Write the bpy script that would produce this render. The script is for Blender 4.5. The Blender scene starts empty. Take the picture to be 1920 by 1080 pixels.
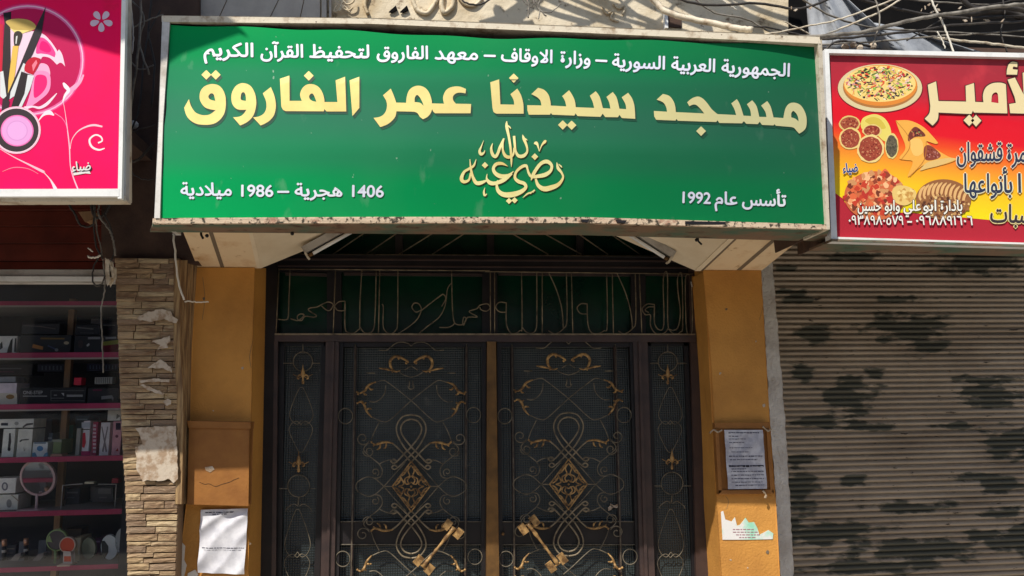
import bpy, math, random
from mathutils import Vector, Matrix
from mathutils.geometry import tessellate_polygon
random.seed(11)
rnd = random.random
def rr(a, b): return a + (b - a) * random.random()
C = bpy.context.scene.collection
sc = bpy.context.scene

# ------------------------------------------------------------------ camera
F = 1400.0
pit, yaw, rol = math.radians(9.08), math.radians(-5.94), math.radians(-0.82)
def rotm(p, w, r):
    cp, sp, cw, sw, cr, sr = math.cos(p), math.sin(p), math.cos(w), math.sin(w), math.cos(r), math.sin(r)
    B = Matrix(((1, 0, 0), (0, 0, 1), (0, -1, 0)))
    Rw = Matrix(((cw, sw, 0), (-sw, cw, 0), (0, 0, 1)))
    Rp = Matrix(((1, 0, 0), (0, cp, sp), (0, -sp, cp)))
    Rr = Matrix(((cr, sr, 0), (-sr, cr, 0), (0, 0, 1)))
    return Rr @ Rp @ B @ Rw
RM = rotm(pit, yaw, rol)
RT = RM.transposed()
EYE = Vector((0, 0, 1.6))
cam = bpy.data.cameras.new('camera'); co = bpy.data.objects.new('camera', cam); C.objects.link(co)
co.matrix_world = Matrix.Translation(EYE) @ RT.to_4x4()
cam.sensor_width = 36.0; cam.lens = 36.0 * F / 1920.0; cam.clip_end = 500; cam.clip_start = 0.05
sc.camera = co

# ------------------------------------------------------------------ light
SUN_EL, SUN_AZ = math.radians(49.5), math.radians(36)      # azimuth measured to the left of the facade's normal
S = Vector((-math.sin(SUN_AZ) * math.cos(SUN_EL), -math.cos(SUN_AZ) * math.cos(SUN_EL), math.sin(SUN_EL)))
world = bpy.data.worlds.new('World'); sc.world = world; world.use_nodes = True
nt = world.node_tree; bg = nt.nodes['Background']
sky = nt.nodes.new('ShaderNodeTexSky'); sky.sky_type = 'NISHITA'; sky.sun_disc = False
sky.sun_elevation = SUN_EL; sky.sun_rotation = math.atan2(S.x, S.y)
nt.links.new(sky.outputs[0], bg.inputs[0]); bg.inputs[1].default_value = 0.10
sl = bpy.data.lights.new('sun', 'SUN'); sl.energy = 4.9; sl.angle = math.radians(0.55); sl.color = (1.0, 0.94, 0.84)
so = bpy.data.objects.new('sun', sl); C.objects.link(so)
so.rotation_euler = S.to_track_quat('Z', 'Y').to_euler(); so.location = S * 30
sc.view_settings.view_transform = 'Standard'; sc.view_settings.look = 'None'
sc.view_settings.exposure = 0.0; sc.view_settings.gamma = 1.0; sc.view_settings.use_curve_mapping = False

# ------------------------------------------------------------------ turning a photo point into a place
def ray(px, py): return RT @ Vector((px - 960.0, 540.0 - py, -F))
def P(px, py, Y):
    d = ray(px, py); return EYE + d * (Y / d.y)
def PS(px, py, fn, off=0.0):            # on a surface Y = fn(x, z)
    Y = 3.0
    for _ in range(5):
        q = P(px, py, Y); Y = fn(q.x, q.z)
    return P(px, py, Y - off)

# ------------------------------------------------------------------ mesh builder
class MB:
    def __init__(s): s.v = []; s.f = []; s.m = []; s.uv = None
    def add(s, vs, fs, mi=0):
        b = len(s.v); s.v += [Vector(v) for v in vs]
        for f in fs: s.f.append(tuple(b + i for i in f)); s.m.append(mi)
        return s
    def box(s, a, b, mi=0):
        x0, y0, z0 = a; x1, y1, z1 = b
        return s.add([(x0,y0,z0),(x1,y0,z0),(x1,y1,z0),(x0,y1,z0),(x0,y0,z1),(x1,y0,z1),(x1,y1,z1),(x0,y1,z1)],
                     [(0,3,2,1),(4,5,6,7),(0,1,5,4),(1,2,6,5),(2,3,7,6),(3,0,4,7)], mi)
    def prism(s, pts, dv, mi=0):
        n = len(pts); dv = Vector(dv); pts = [Vector(p) for p in pts]
        tr = tessellate_polygon([pts])
        fs = [tuple(t) for t in tr] + [tuple(i + n for i in reversed(t)) for t in tr]
        fs += [(i, (i + 1) % n, (i + 1) % n + n, i + n) for i in range(n)]
        return s.add(pts + [p + dv for p in pts], fs, mi)
    def pp(s, px, Y, d=0.02, mi=0):         # prism whose front outline is given on the plane Y
        return s.prism([P(x, y, Y) for x, y in px], (0, d, 0), mi)
    def flat(s, rings, mp, mi=0, lim=0):           # flat polygon with holes through a mapping (2D -> 3D)
        vs = [Vector((p[0], p[1], 0)) for r in rings for p in r]
        tr = [tuple(t) for t in tessellate_polygon([[Vector((p[0], p[1], 0)) for p in r] for r in rings])]
        if lim:                             # cut long triangles so the print can follow a curved surface
            mid = {}; out = []; st = tr
            def m_(a, b):
                k = (min(a, b), max(a, b))
                if k not in mid: vs.append((vs[a] + vs[b])/2); mid[k] = len(vs) - 1
                return mid[k]
            for _ in range(7):
                nx_ = []
                for t in st:
                    e = [((vs[t[i]] - vs[t[(i+1) % 3]]).length > lim) for i in range(3)]; a, b, c = t
                    if not any(e): out.append(t); continue
                    if sum(e) == 3: p, q, r = m_(a, b), m_(b, c), m_(c, a); nx_ += [(a, p, r), (p, b, q), (r, q, c), (p, q, r)]
                    elif sum(e) == 1:
                        k = e.index(True); a, b, c = t[k], t[(k+1) % 3], t[(k+2) % 3]; p = m_(a, b); nx_ += [(a, p, c), (p, b, c)]
                    else:
                        k = e.index(False); a, b, c = t[k], t[(k+1) % 3], t[(k+2) % 3]; p, q = m_(b, c), m_(c, a); nx_ += [(a, b, p), (a, p, q), (q, p, c)]
                st = nx_
            tr = out + st
        return s.add([mp(v.x, v.y) for v in vs], tr, mi)
    def tube(s, pts, r, seg=6, mi=0, closed=False, cap=True):
        pts = [Vector(p) for p in pts]; n = len(pts)
        if n < 2: return s
        rs = r if isinstance(r, (list, tuple)) else [r] * n
        vs = []; up = Vector((0, -1, 0.13))
        for i, p in enumerate(pts):
            if closed: t = pts[(i + 1) % n] - pts[i - 1]
            else: t = pts[min(i + 1, n - 1)] - pts[max(i - 1, 0)]
            if t.length < 1e-9: t = Vector((0, 0, 1))
            t.normalize(); a = t.cross(up)
            if a.length < 0.05: a = t.cross(Vector((1, 0, 0)))
            a.normalize(); b = a.cross(t).normalized()
            for k in range(seg):
                an = 2 * math.pi * k / seg
                vs.append(p + (a * math.cos(an) + b * math.sin(an)) * rs[i])
        fs = []
        for i in range(n if closed else n - 1):
            j = (i + 1) % n
            for k in range(seg): fs.append((i*seg+k, i*seg+(k+1)%seg, j*seg+(k+1)%seg, j*seg+k))
        if cap and not closed: fs += [tuple(range(seg - 1, -1, -1)), tuple((n-1)*seg+k for k in range(seg))]
        return s.add(vs, fs, mi)
    def blob(s, c, r, mi=0, n=8, m=5):
        c = Vector(c); r = Vector(r) if hasattr(r, '__len__') else Vector((r, r, r)); vs = []; fs = []
        for i in range(m + 1):
            th = math.pi * i / m
            for k in range(n):
                ph = 2 * math.pi * k / n
                vs.append(c + Vector((r.x*math.sin(th)*math.cos(ph), r.y*math.sin(th)*math.sin(ph), r.z*math.cos(th))))
        for i in range(m):
            for k in range(n): fs.append((i*n+k, i*n+(k+1)%n, (i+1)*n+(k+1)%n, (i+1)*n+k))
        return s.add(vs, fs, mi)

WL = {}
def build(name, mb, mats, parent=None, smooth=False, kind=None, label=None, bevel=0):
    me = bpy.data.meshes.new(name)
    off = WL.get(parent.name, Vector((0, 0, 0))) if parent else Vector((0, 0, 0))
    me.from_pydata([tuple(v - off) for v in mb.v], [], mb.f)
    if not isinstance(mats, (list, tuple)): mats = [mats]
    for m in mats: me.materials.append(m)
    me.polygons.foreach_set('material_index', mb.m)
    if mb.uv: 
        uvl = me.uv_layers.new(name='UVMap')
        for lp in me.loops: uvl.data[lp.index].uv = mb.uv[lp.vertex_index]
    if smooth: me.polygons.foreach_set('use_smooth', [True] * len(mb.f))
    me.validate(); me.update()
    o = bpy.data.objects.new(name, me); C.objects.link(o)
    if parent: o.parent = parent
    WL[o.name] = off
    if kind: o['kind'] = kind
    if label: o['label'] = label
    if bevel:
        b = o.modifiers.new('bevel', 'BEVEL'); b.width = bevel; b.segments = 2; b.limit_method = 'ANGLE'; b.angle_limit = 0.7
    return o
def tag(o, label, cat, group=None):
    o['label'] = label; o['category'] = cat
    if group: o['group'] = group
    return o
def thing(name, label, cat, loc, group=None):
    o = bpy.data.objects.new(name, None); C.objects.link(o); o.location = loc; o.empty_display_size = 0.05
    WL[o.name] = Vector(loc); return tag(o, label, cat, group)

# ------------------------------------------------------------------ materials
def srgb(r, g, b, k=1.0):
    def c(u):
        u /= 255.0; return (u / 12.92 if u <= 0.04045 else ((u + 0.055) / 1.055) ** 2.4) * k
    return (c(r), c(g), c(b), 1.0)
def mat(name, col, rough=0.7, col2=None, ns=6.0, thr=(0.4, 0.6), bump=0.0, bs=60.0, metal=0.0, spec=0.4, stretch=(1, 1, 1), col3=None, ns3=25.0, thr3=(0.6, 0.68), rand=None, det=6.0):
    m = bpy.data.materials.new(name); m.use_nodes = True; n = m.node_tree.nodes; L = m.node_tree.links
    b = n['Principled BSDF']; b.inputs['Roughness'].default_value = rough; b.inputs['Metallic'].default_value = metal
    b.inputs['Specular IOR Level'].default_value = spec
    def c4(c): return c if len(c) == 4 else (*c, 1)
    geo = n.new('ShaderNodeNewGeometry'); mp = n.new('ShaderNodeVectorMath'); mp.operation = 'MULTIPLY'
    mp.inputs[1].default_value = stretch; L.new(geo.outputs['Position'], mp.inputs[0])
    def noise(sc_, d=det):
        t = n.new('ShaderNodeTexNoise'); t.inputs['Scale'].default_value = sc_; t.inputs['Detail'].default_value = d
        t.inputs['Roughness'].default_value = 0.62; L.new(mp.outputs[0], t.inputs['Vector']); return t
    def ramp(src, t):
        r = n.new('ShaderNodeMapRange'); r.inputs[1].default_value = t[0]; r.inputs[2].default_value = t[1]; L.new(src, r.inputs[0]); return r.outputs[0]
    def mix(fac, a, bb, mode='MIX'):
        x = n.new('ShaderNodeMix'); x.data_type = 'RGBA'; x.blend_type = mode
        if isinstance(fac, float): x.inputs[0].default_value = fac
        else: L.new(fac, x.inputs[0])
        for i, q in ((6, a), (7, bb)):
            if isinstance(q, tuple): x.inputs[i].default_value = c4(q)
            else: L.new(q, x.inputs[i])
        return x.outputs[2]
    out = c4(col)
    if rand:
        oi = n.new('ShaderNodeObjectInfo'); cr = n.new('ShaderNodeValToRGB'); cr.color_ramp.interpolation = 'CONSTANT'
        for i, cc in enumerate(rand):
            e = cr.color_ramp.elements[0] if i == 0 else (cr.color_ramp.elements[1] if i == 1 else cr.color_ramp.elements.new(i / len(rand)))
            e.position = i / len(rand); e.color = c4(cc)
        L.new(oi.outputs['Random'], cr.inputs[0]); out = cr.outputs[0]
    if col2 is not None: out = mix(ramp(noise(ns).outputs[0], thr), out, col2)
    if col3 is not None: out = mix(ramp(noise(ns3).outputs[0], thr3), out, col3)
    if isinstance(out, tuple): b.inputs['Base Color'].default_value = out
    else: L.new(out, b.inputs['Base Color'])
    if bump:
        bp = n.new('ShaderNodeBump'); bp.inputs['Strength'].default_value = 1.0; bp.inputs['Distance'].default_value = bump
        L.new(noise(bs).outputs[0], bp.inputs['Height']); L.new(bp.outputs[0], b.inputs['Normal'])
    m['h'] = 1
    return m
def plain(name, c, rough=0.6, **k): return mat(name, c, rough, **k)

M = {}
M['ochre'] = mat('ochre_paint', srgb(210, 150, 74), 0.6, srgb(176, 122, 60), 3.2, (0.42, 0.8), bump=0.0035, bs=90, col3=srgb(216, 172, 96), ns3=70, thr3=(0.7, 0.74), spec=0.25)
M['boxpaint'] = mat('ochre_brown_panel_paint', srgb(160, 108, 54), 0.55, srgb(136, 88, 44), 7, (0.35, 0.7), bump=0.002, bs=50, col3=srgb(225, 205, 170), ns3=26, thr3=(0.73, 0.75), spec=0.3)
M['concrete'] = mat('rough_cement', srgb(236, 234, 228), 0.9, srgb(204, 198, 190), 9, (0.35, 0.65), bump=0.012, bs=45, col3=srgb(60, 55, 50), ns3=38, thr3=(0.69, 0.74))
M['stone'] = mat('split_stone', srgb(150, 125, 95), 0.85, srgb(128, 100, 76), 9, (0.42, 0.66), bump=0.009, bs=34, stretch=(1, 1, 4.5), col3=srgb(210, 186, 150), ns3=30, thr3=(0.62, 0.72),
    rand=[srgb(186, 160, 124), srgb(168, 142, 112), srgb(196, 172, 134), srgb(154, 130, 106), srgb(180, 154, 122), srgb(202, 180, 144), srgb(164, 138, 106), srgb(148, 126, 104), srgb(188, 162, 124)])
M['mortar'] = mat('dark_mortar', srgb(140, 116, 90), 0.95, bump=0.004)
M['stripes'] = mat('side_cladding', srgb(176, 146, 104), 0.8, srgb(120, 92, 64), 8, (0.4, 0.6), bump=0.004, bs=30, stretch=(9, 9, 0.6))
M['wood_soffit'] = mat('travertine_slab', srgb(234, 208, 170), 0.6, srgb(208, 168, 122), 7, (0.5, 0.75), bump=0.001, bs=40, stretch=(1.2, 1, 3), col3=srgb(168, 128, 86), ns3=14, thr3=(0.62, 0.72))
M['slab'] = mat('cream_slab', srgb(240, 224, 196), 0.55, srgb(222, 202, 170), 4, (0.4, 0.7), bump=0.0008, bs=50)
M['joint'] = mat('grey_joint', srgb(120, 104, 86), 0.9)
M['wall'] = mat('cream_stone_wall', srgb(232, 218, 192), 0.8, srgb(200, 180, 146), 4, (0.4, 0.65), bump=0.006, bs=26, col3=srgb(128, 106, 82), ns3=16, thr3=(0.6, 0.7))
M['wallgrey'] = mat('grey_render', srgb(196, 188, 178), 0.85, srgb(176, 168, 160), 7, (0.4, 0.65), bump=0.002, bs=40)
M['darkpanel'] = mat('mottled_brown_panel', srgb(94, 72, 60), 0.9, srgb(66, 50, 44), 5, (0.35, 0.65), bump=0.003, bs=40)  # mottled dark brown, shared by walls, boards and slabs
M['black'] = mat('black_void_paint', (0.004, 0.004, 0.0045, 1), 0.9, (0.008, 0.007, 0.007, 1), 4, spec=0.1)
M['alu'] = mat('weathered_aluminium', srgb(200, 196, 190), 0.45, srgb(150, 142, 132), 8, (0.45, 0.7), metal=0.25, spec=0.5, bump=0.0006, bs=40)
M['alucream'] = mat('beige_stained_frame', srgb(216, 205, 184), 0.6, srgb(160, 138, 112), 18, (0.5, 0.68), bump=0.001, bs=70, col3=srgb(96, 76, 60), ns3=60, thr3=(0.64, 0.7))
M['peel'] = mat('peeling_painted_flange', srgb(206, 184, 158), 0.8, srgb(160, 112, 92), 20, (0.54, 0.7), bump=0.003, bs=90, col3=srgb(66, 60, 48), ns3=45, thr3=(0.52, 0.6))
M['underboard'] = mat('rusty_green_underside', srgb(128, 104, 84), 0.85, srgb(84, 106, 88), 6, (0.42, 0.6), bump=0.002, bs=50, stretch=(0.7, 1, 2), col3=srgb(86, 58, 46), ns3=16, thr3=(0.55, 0.68))
M['white_frame'] = mat('white_frame_paint', srgb(238, 238, 236), 0.45, srgb(205, 205, 202), 12, (0.5, 0.8))
M['bronze'] = mat('dark_brown_metal', srgb(72, 56, 52), 0.42, srgb(52, 42, 42), 10, (0.4, 0.7), spec=0.5, bump=0.0006, bs=60)
M['blackmetal'] = mat('near_black_metal', srgb(34, 30, 32), 0.45, srgb(24, 22, 25), 8, spec=0.4)
M['rod'] = mat('dusty_iron_rod', srgb(150, 136, 112), 0.5, srgb(84, 74, 62), 20, (0.4, 0.7), metal=0.3)
M['brassbar'] = mat('aged_bronze_bar', srgb(134, 100, 60), 0.38, srgb(96, 72, 48), 9, (0.4, 0.7), metal=0.5)
M['gold'] = mat('worn_gold_paint', srgb(188, 150, 96), 0.45, srgb(104, 76, 46), 30, (0.38, 0.62), metal=0.1, bump=0.0008, bs=120)
M['greenglass'] = mat('dark_green_glass', srgb(4, 50, 32), 0.2, srgb(3, 36, 26), 3, spec=0.35)
def rib_glass():
    m = mat('reeded_grey_glass', srgb(46, 54, 54), 0.34, srgb(28, 34, 36), 3.0, (0.35, 0.7), spec=0.5, col3=srgb(96, 96, 88), ns3=16, thr3=(0.6, 0.9))
    n = m.node_tree.nodes; L = m.node_tree.links; b = n['Principled BSDF']
    g = n.new('ShaderNodeNewGeometry'); hs = []
    for d in ('X', 'Z'):
        w = n.new('ShaderNodeTexWave'); w.wave_type = 'BANDS'; w.bands_direction = d; w.inputs['Scale'].default_value = 26; L.new(g.outputs['Position'], w.inputs['Vector']); hs.append(w)
    a = n.new('ShaderNodeMath'); a.operation = 'ADD'; L.new(hs[0].outputs['Fac'], a.inputs[0]); L.new(hs[1].outputs['Fac'], a.inputs[1])
    bp = n.new('ShaderNodeBump'); bp.inputs['Distance'].default_value = 0.0016; bp.inputs['Strength'].default_value = 0.8
    L.new(a.outputs[0], bp.inputs['Height']); L.new(bp.outputs[0], b.inputs['Normal'])
    return m
M['ribglass'] = rib_glass()
def pane_mat():
    m = bpy.data.materials.new('clear_shop_glass'); m.use_nodes = True; n = m.node_tree.nodes; L = m.node_tree.links; n.clear()
    o = n.new('ShaderNodeOutputMaterial'); mx = n.new('ShaderNodeMixShader'); t = n.new('ShaderNodeBsdfTransparent'); g = n.new('ShaderNodeBsdfGlossy')
    t.inputs[0].default_value = (0.95, 0.96, 0.97, 1); g.inputs['Roughness'].default_value = 0.03
    fr = n.new('ShaderNodeFresnel'); fr.inputs[0].default_value = 1.45
    L.new(fr.outputs[0], mx.inputs[0]); L.new(t.outputs[0], mx.inputs[1]); L.new(g.outputs[0], mx.inputs[2]); L.new(mx.outputs[0], o.inputs[0]); return m
M['pane'] = pane_mat()
M['maroon'] = mat('maroon_slat_paint', srgb(122, 56, 44), 0.5, srgb(92, 44, 36), 6, (0.4, 0.7), bump=0.0008, bs=30)
M['plaster'] = mat('torn_white_paper', srgb(200, 186, 168), 0.9, srgb(166, 142, 118), 26, (0.45, 0.6), bump=0.003, bs=70)
M['whitecable'] = mat('white_cable', srgb(228, 222, 208), 0.5)
M['greycable'] = mat('grey_cable', srgb(150, 144, 134), 0.6, srgb(104, 98, 90), 18, (0.4, 0.6))
M['darkcable'] = mat('dark_cable', srgb(58, 54, 52), 0.6, srgb(92, 86, 78), 14, (0.5, 0.7))
M['tarp'] = mat('grey_tarpaulin', srgb(172, 176, 182), 0.7, srgb(128, 132, 140), 5, (0.4, 0.7), bump=0.004, bs=14)
M['street'] = mat('worn_paving', srgb(176, 168, 156), 0.9, srgb(152, 146, 136), 3, bump=0.003, bs=20)
M['opposite'] = mat('opposite_render', srgb(200, 190, 172), 0.9, srgb(176, 166, 150), 1.5, (0.4, 0.7))
M['pinkedge'] = mat('magenta_shelf_edge', srgb(205, 62, 108), 0.4, srgb(180, 48, 92), 6)
M['shelf'] = mat('lightened_shelf_board', srgb(150, 144, 140), 0.6)  # board colour lightened to bounce light onto the goods
M['lipedge'] = mat('pale_shelf_lip', srgb(190, 176, 166), 0.5)
M['shopback'] = mat('navy_shop_back', srgb(26, 28, 40), 0.5, srgb(38, 34, 48), 5, (0.4, 0.7))
M['timber'] = mat('tan_timber_post', srgb(164, 128, 94), 0.6, srgb(134, 104, 76), 10, (0.4, 0.7), stretch=(6, 6, 0.7))
M['mirror'] = mat('mirror_glass', (0.75, 0.77, 0.78, 1), 0.06, metal=1.0)

M['rod_dim'] = mat('dull_iron_rod', srgb(134, 124, 106), 0.55, srgb(74, 68, 58), 20, (0.35, 0.65), metal=0.3)
# printed inks: flat colours of the prints themselves
INK = {}
def ink(r, g, b, rough=0.45):
    k = (r, g, b)
    if k not in INK: INK[k] = mat('print_ink', srgb(r, g, b), rough, spec=0.15)
    return INK[k]
def shutter_mat():
    m = mat('taupe_slat_paint', srgb(184, 168, 148), 0.62, srgb(146, 130, 112), 5, (0.35, 0.75), bump=0.0008, bs=60, stretch=(0.4, 1, 1.4), col3=srgb(60, 50, 42), ns3=24, thr3=(0.64, 0.68), spec=0.3)
    n = m.node_tree.nodes; L = m.node_tree.links; b = n['Principled BSDF']; src = b.inputs['Base Color'].links[0].from_socket
    g = n.new('ShaderNodeNewGeometry'); nz = n.new('ShaderNodeTexNoise'); nz.inputs['Scale'].default_value = 2.1; nz.inputs['Detail'].default_value = 5; nz.inputs['Roughness'].default_value = 0.55
    vm = n.new('ShaderNodeVectorMath'); vm.operation = 'MULTIPLY'; vm.inputs[1].default_value = (0.55, 0, 1.7); L.new(g.outputs['Position'], vm.inputs[0])
    # patch masks: soft ellipses where the dark camouflage spray was laid
    px = [(1600, 480, 70, 14), (1830, 492, 120, 34), (1470, 548, 60, 10), (1700, 612, 110, 42), (1530, 628, 60, 26), (1590, 738, 70, 50), (1740, 650, 60, 26), (1540, 790, 90, 18), (1850, 735, 90, 40),
          (1900, 832, 90, 40), (1870, 905, 110, 24), (1600, 900, 50, 16), (1560, 1000, 150, 28), (1720, 1030, 220, 26), (1900, 1010, 120, 34), (1500, 920, 40, 60), (1640, 1062, 200, 16), (1490, 560, 40, 14)]
    px += [(1480, 505, 30, 10), (1690, 560, 90, 8), (1760, 610, 40, 10), (1500, 700, 30, 20), (1620, 800, 70, 12), (1790, 800, 60, 10), (1500, 860, 50, 16), (1700, 950, 120, 14), (1880, 960, 60, 16), (1480, 1000, 40, 40), (1640, 700, 30, 14)]
    px = [(x, y, a*1.2, h*1.25) for x, y, a, h in px]; tot = None
    for (x, y, a, h) in px:
        q = P(x, y, 4.34); a_ = a / F * 4.2; h_ = h / F * 4.2
        v = n.new('ShaderNodeVectorMath'); v.operation = 'SUBTRACT'; v.inputs[1].default_value = (q.x, q.y, q.z); L.new(g.outputs['Position'], v.inputs[0])
        w = n.new('ShaderNodeVectorMath'); w.operation = 'MULTIPLY'; w.inputs[1].default_value = (1 / a_, 0, 1 / h_); L.new(v.outputs[0], w.inputs[0])
        l = n.new('ShaderNodeVectorMath'); l.operation = 'LENGTH'; L.new(w.outputs[0], l.inputs[0])
        s_ = n.new('ShaderNodeMapRange'); s_.inputs[1].default_value = 1.3; s_.inputs[2].default_value = 0.0; L.new(l.outputs['Value'], s_.inputs[0])
        if tot is None: tot = s_.outputs[0]
        else:
            mx = n.new('ShaderNodeMath'); mx.operation = 'MAXIMUM'; L.new(tot, mx.inputs[0]); L.new(s_.outputs[0], mx.inputs[1]); tot = mx.outputs[0]
    nz.inputs['Scale'].default_value = 11; L.new(vm.outputs[0], nz.inputs['Vector'])
    ad = n.new('ShaderNodeMath'); ad.operation = 'MULTIPLY_ADD'; ad.inputs[1].default_value = 1.9; L.new(nz.outputs[0], ad.inputs[0]); L.new(tot, ad.inputs[2])
    th = n.new('ShaderNodeMapRange'); th.inputs[1].default_value = 1.42; th.inputs[2].default_value = 1.58; th.inputs[4].default_value = .9; L.new(ad.outputs[0], th.inputs[0])
    x = n.new('ShaderNodeMix'); x.data_type = 'RGBA'; L.new(th.outputs[0], x.inputs[0]); L.new(src, x.inputs[6]); x.inputs[7].default_value = srgb(78, 80, 70)
    L.new(x.outputs[2], b.inputs['Base Color']); return m
M['shutter'] = shutter_mat()

# ------------------------------------------------------------------ curves
def cr(pts, closed=False, n=5):
    """smooth a list of (x,y[,corner]); corners stay sharp"""
    N = len(pts)
    if N < 3: return [(p[0], p[1]) for p in pts]
    out = []
    rng = range(N if closed else N - 1)
    for i in rng:
        p1, p2 = pts[i], pts[(i + 1) % N]
        p0 = pts[i - 1] if (i > 0 or closed) else p1
        p3 = pts[(i + 2) % N] if (i + 2 < N or closed) else p2
        if len(p1) > 2 and p1[2] == 1: p0 = p1
        if len(p2) > 2 and p2[2] == 1: p3 = p2
        if len(p1) > 2 and len(p2) > 2 and p1[2] == 1 and p2[2] == 1: out.append((p1[0], p1[1])); continue
        for k in range(n):
            t = k / n; t2 = t * t; t3 = t2 * t
            out.append(tuple(0.5 * (2*p1[j] + (p2[j]-p0[j])*t + (2*p0[j]-5*p1[j]+4*p2[j]-p3[j])*t2 + (3*p1[j]-p0[j]-3*p2[j]+p3[j])*t3) for j in (0, 1)))
    if not closed: out.append((pts[-1][0], pts[-1][1]))
    return out
def ribbon(pts, k=1.0, n=5):
    """stroke with varying width: (x,y,w) -> closed outline"""
    a = cr([(p[0], p[1]) for p in pts], n=n); w = [q[0] for q in cr([(p[2], 0) for p in pts], n=n)]
    m = min(len(a), len(w)); L_, R_ = [], []
    for i in range(m):
        x0, y0 = a[max(i-1, 0)]; x1, y1 = a[min(i+1, m-1)]; dx, dy = x1-x0, y1-y0; l = math.hypot(dx, dy) or 1
        h = max(w[i] * k / 2, 0.2); L_.append((a[i][0]-dy/l*h, a[i][1]+dx/l*h)); R_.append((a[i][0]+dy/l*h, a[i][1]-dx/l*h))
    return L_, R_
def add_ribbon(mb, pts, mp, mi=0, k=1.0):
    L_, R_ = ribbon(pts, k); n = len(L_)
    mb.add([mp(*p) for p in L_] + [mp(*p) for p in R_], [(i, i+1, n+i+1, n+i) for i in range(n-1)], mi)
def ell(cx, cy, rx, ry, n=28, a0=0): return [(cx + rx*math.cos(a0+2*math.pi*i/n), cy + ry*math.sin(a0+2*math.pi*i/n)) for i in range(n)]
def dia(cx, cy, r): return [(cx-r, cy), (cx, cy-r), (cx+r, cy), (cx, cy+r)]

# ------------------------------------------------------------------ arabic lettering from Blender's own font
AR = {'آ':(0xFE81,2),'أ':(0xFE83,2),'إ':(0xFE87,2),'ا':(0xFE8D,2),'ب':(0xFE8F,4),'ة':(0xFE93,2),'ت':(0xFE95,4),'ث':(0xFE99,4),'ج':(0xFE9D,4),'ح':(0xFEA1,4),'خ':(0xFEA5,4),'د':(0xFEA9,2),'ذ':(0xFEAB,2),'ر':(0xFEAD,2),'ز':(0xFEAF,2),
 'س':(0xFEB1,4),'ش':(0xFEB5,4),'ص':(0xFEB9,4),'ض':(0xFEBD,4),'ط':(0xFEC1,4),'ظ':(0xFEC5,4),'ع':(0xFEC9,4),'غ':(0xFECD,4),'ف':(0xFED1,4),'ق':(0xFED5,4),'ك':(0xFED9,4),'ل':(0xFEDD,4),'ء':(0xFE80,1),'م':(0xFEE1,4),'ن':(0xFEE5,4),'ه':(0xFEE9,4),'و':(0xFEED,2),'ى':(0xFEEF,2),'ي':(0xFEF1,4)}
def shape_ar(s):
    out = []; i = 0; prev = False; toks = []
    while i < len(s):
        ch = s[i]
        if ch in AR:
            nxt = s[i+1] if i+1 < len(s) else ''
            if ch == 'ل' and nxt in ('ا', 'أ'):
                toks.append(chr((0xFEFB if nxt == 'ا' else 0xFEF7) + (1 if prev else 0))); prev = False; i += 2; continue
            base, k = AR[ch]; nj = nxt in AR and k == 4
            f = (3 if prev else 2) if nj else (1 if prev else 0)
            toks.append(chr(base + f)); prev = nj
        else: toks.append(ch); prev = False
        i += 1
    res = []; run = []
    for t in toks:                       # digits keep left-to-right order
        if t.isdigit(): run.append(t)
        else:
            if run: res.append(''.join(run)); run = []
            res.append(t)
    if run: res.append(''.join(run))
    res.reverse(); return [c for t in res for c in t]
GC = {}
def glyph_raw(body, off, res=3):
    cu = bpy.data.curves.new('glyph', 'FONT'); cu.body = body; cu.size = 1; cu.offset = off; cu.resolution_u = res
    o = bpy.data.objects.new('glyph', cu); me = o.to_mesh()
    v = [(q.co.x, q.co.y) for q in me.vertices]; f = [tuple(p.vertices) for p in me.polygons]
    o.to_mesh_clear(); bpy.data.objects.remove(o); bpy.data.curves.remove(cu); return v, f
def glyph(ch, off):
    k = (ch, off)
    if k not in GC:
        v, f = [], []; best = -1            # overlapping contours can leave holes: keep the fullest fill
        for o_ in ((0, .002, .006) if ch != ' ' else ()):
            for r_ in (3, 6, 12):
                a, b = glyph_raw(ch, o_, r_); ar = 0
                for p in b:
                    for i in range(len(p)): (x0, y0), (x1, y1) = a[p[i]], a[p[(i+1) % len(p)]]; ar += (x0*y1 - x1*y0)/2
                ar = abs(ar)/(1 + 25*o_)
                if ar > best*1.02: best = ar; v, f = a, b
        v2, _ = glyph_raw(ch + '|', 0); vb, _ = glyph_raw('|', 0)
        GC[k] = (v, f, max(x for x, y in v2) - max(x for x, y in vb))
    return GC[k]
def text(mb, s, p0, p1, em, mp, mi=0, off=0.012, arabic=True, lift=None):
    """lay a line of text from p0 to p1 (photo points on the base line); em = height of the em in photo pixels"""
    chs = shape_ar(s) if arabic else list(s)
    gl = [glyph(c, 0) for c in chs]; tot = sum(g[2] for g in gl); x = 0
    ux, uy = p1[0]-p0[0], p1[1]-p0[1]; L_ = math.hypot(ux, uy); dx, dy = ux/L_, uy/L_
    for i, (v, f, adv) in enumerate(gl):
        bo = off*em; sh_ = ((0, 0), (bo, 0), (-bo, 0), (0, bo), (0, -bo)) if bo > .2 else ((0, 0),)
        for q, (sx_, sy_) in enumerate(sh_):
            vs = []
            for (a, b) in v:
                t = (a + x) / tot
                vs.append(mp(p0[0] + ux*t + dy*b*em + sx_, p0[1] + uy*t - dx*b*em + sy_, (i % 2) + .37*q))
            mb.add(vs, f, mi)
        x += adv

# ================================================================== SETTING
g = MB(); g.box((-40, -30, -0.2), (40, 30, 0)); build('street_ground', g, M['street'], kind='structure')
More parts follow.
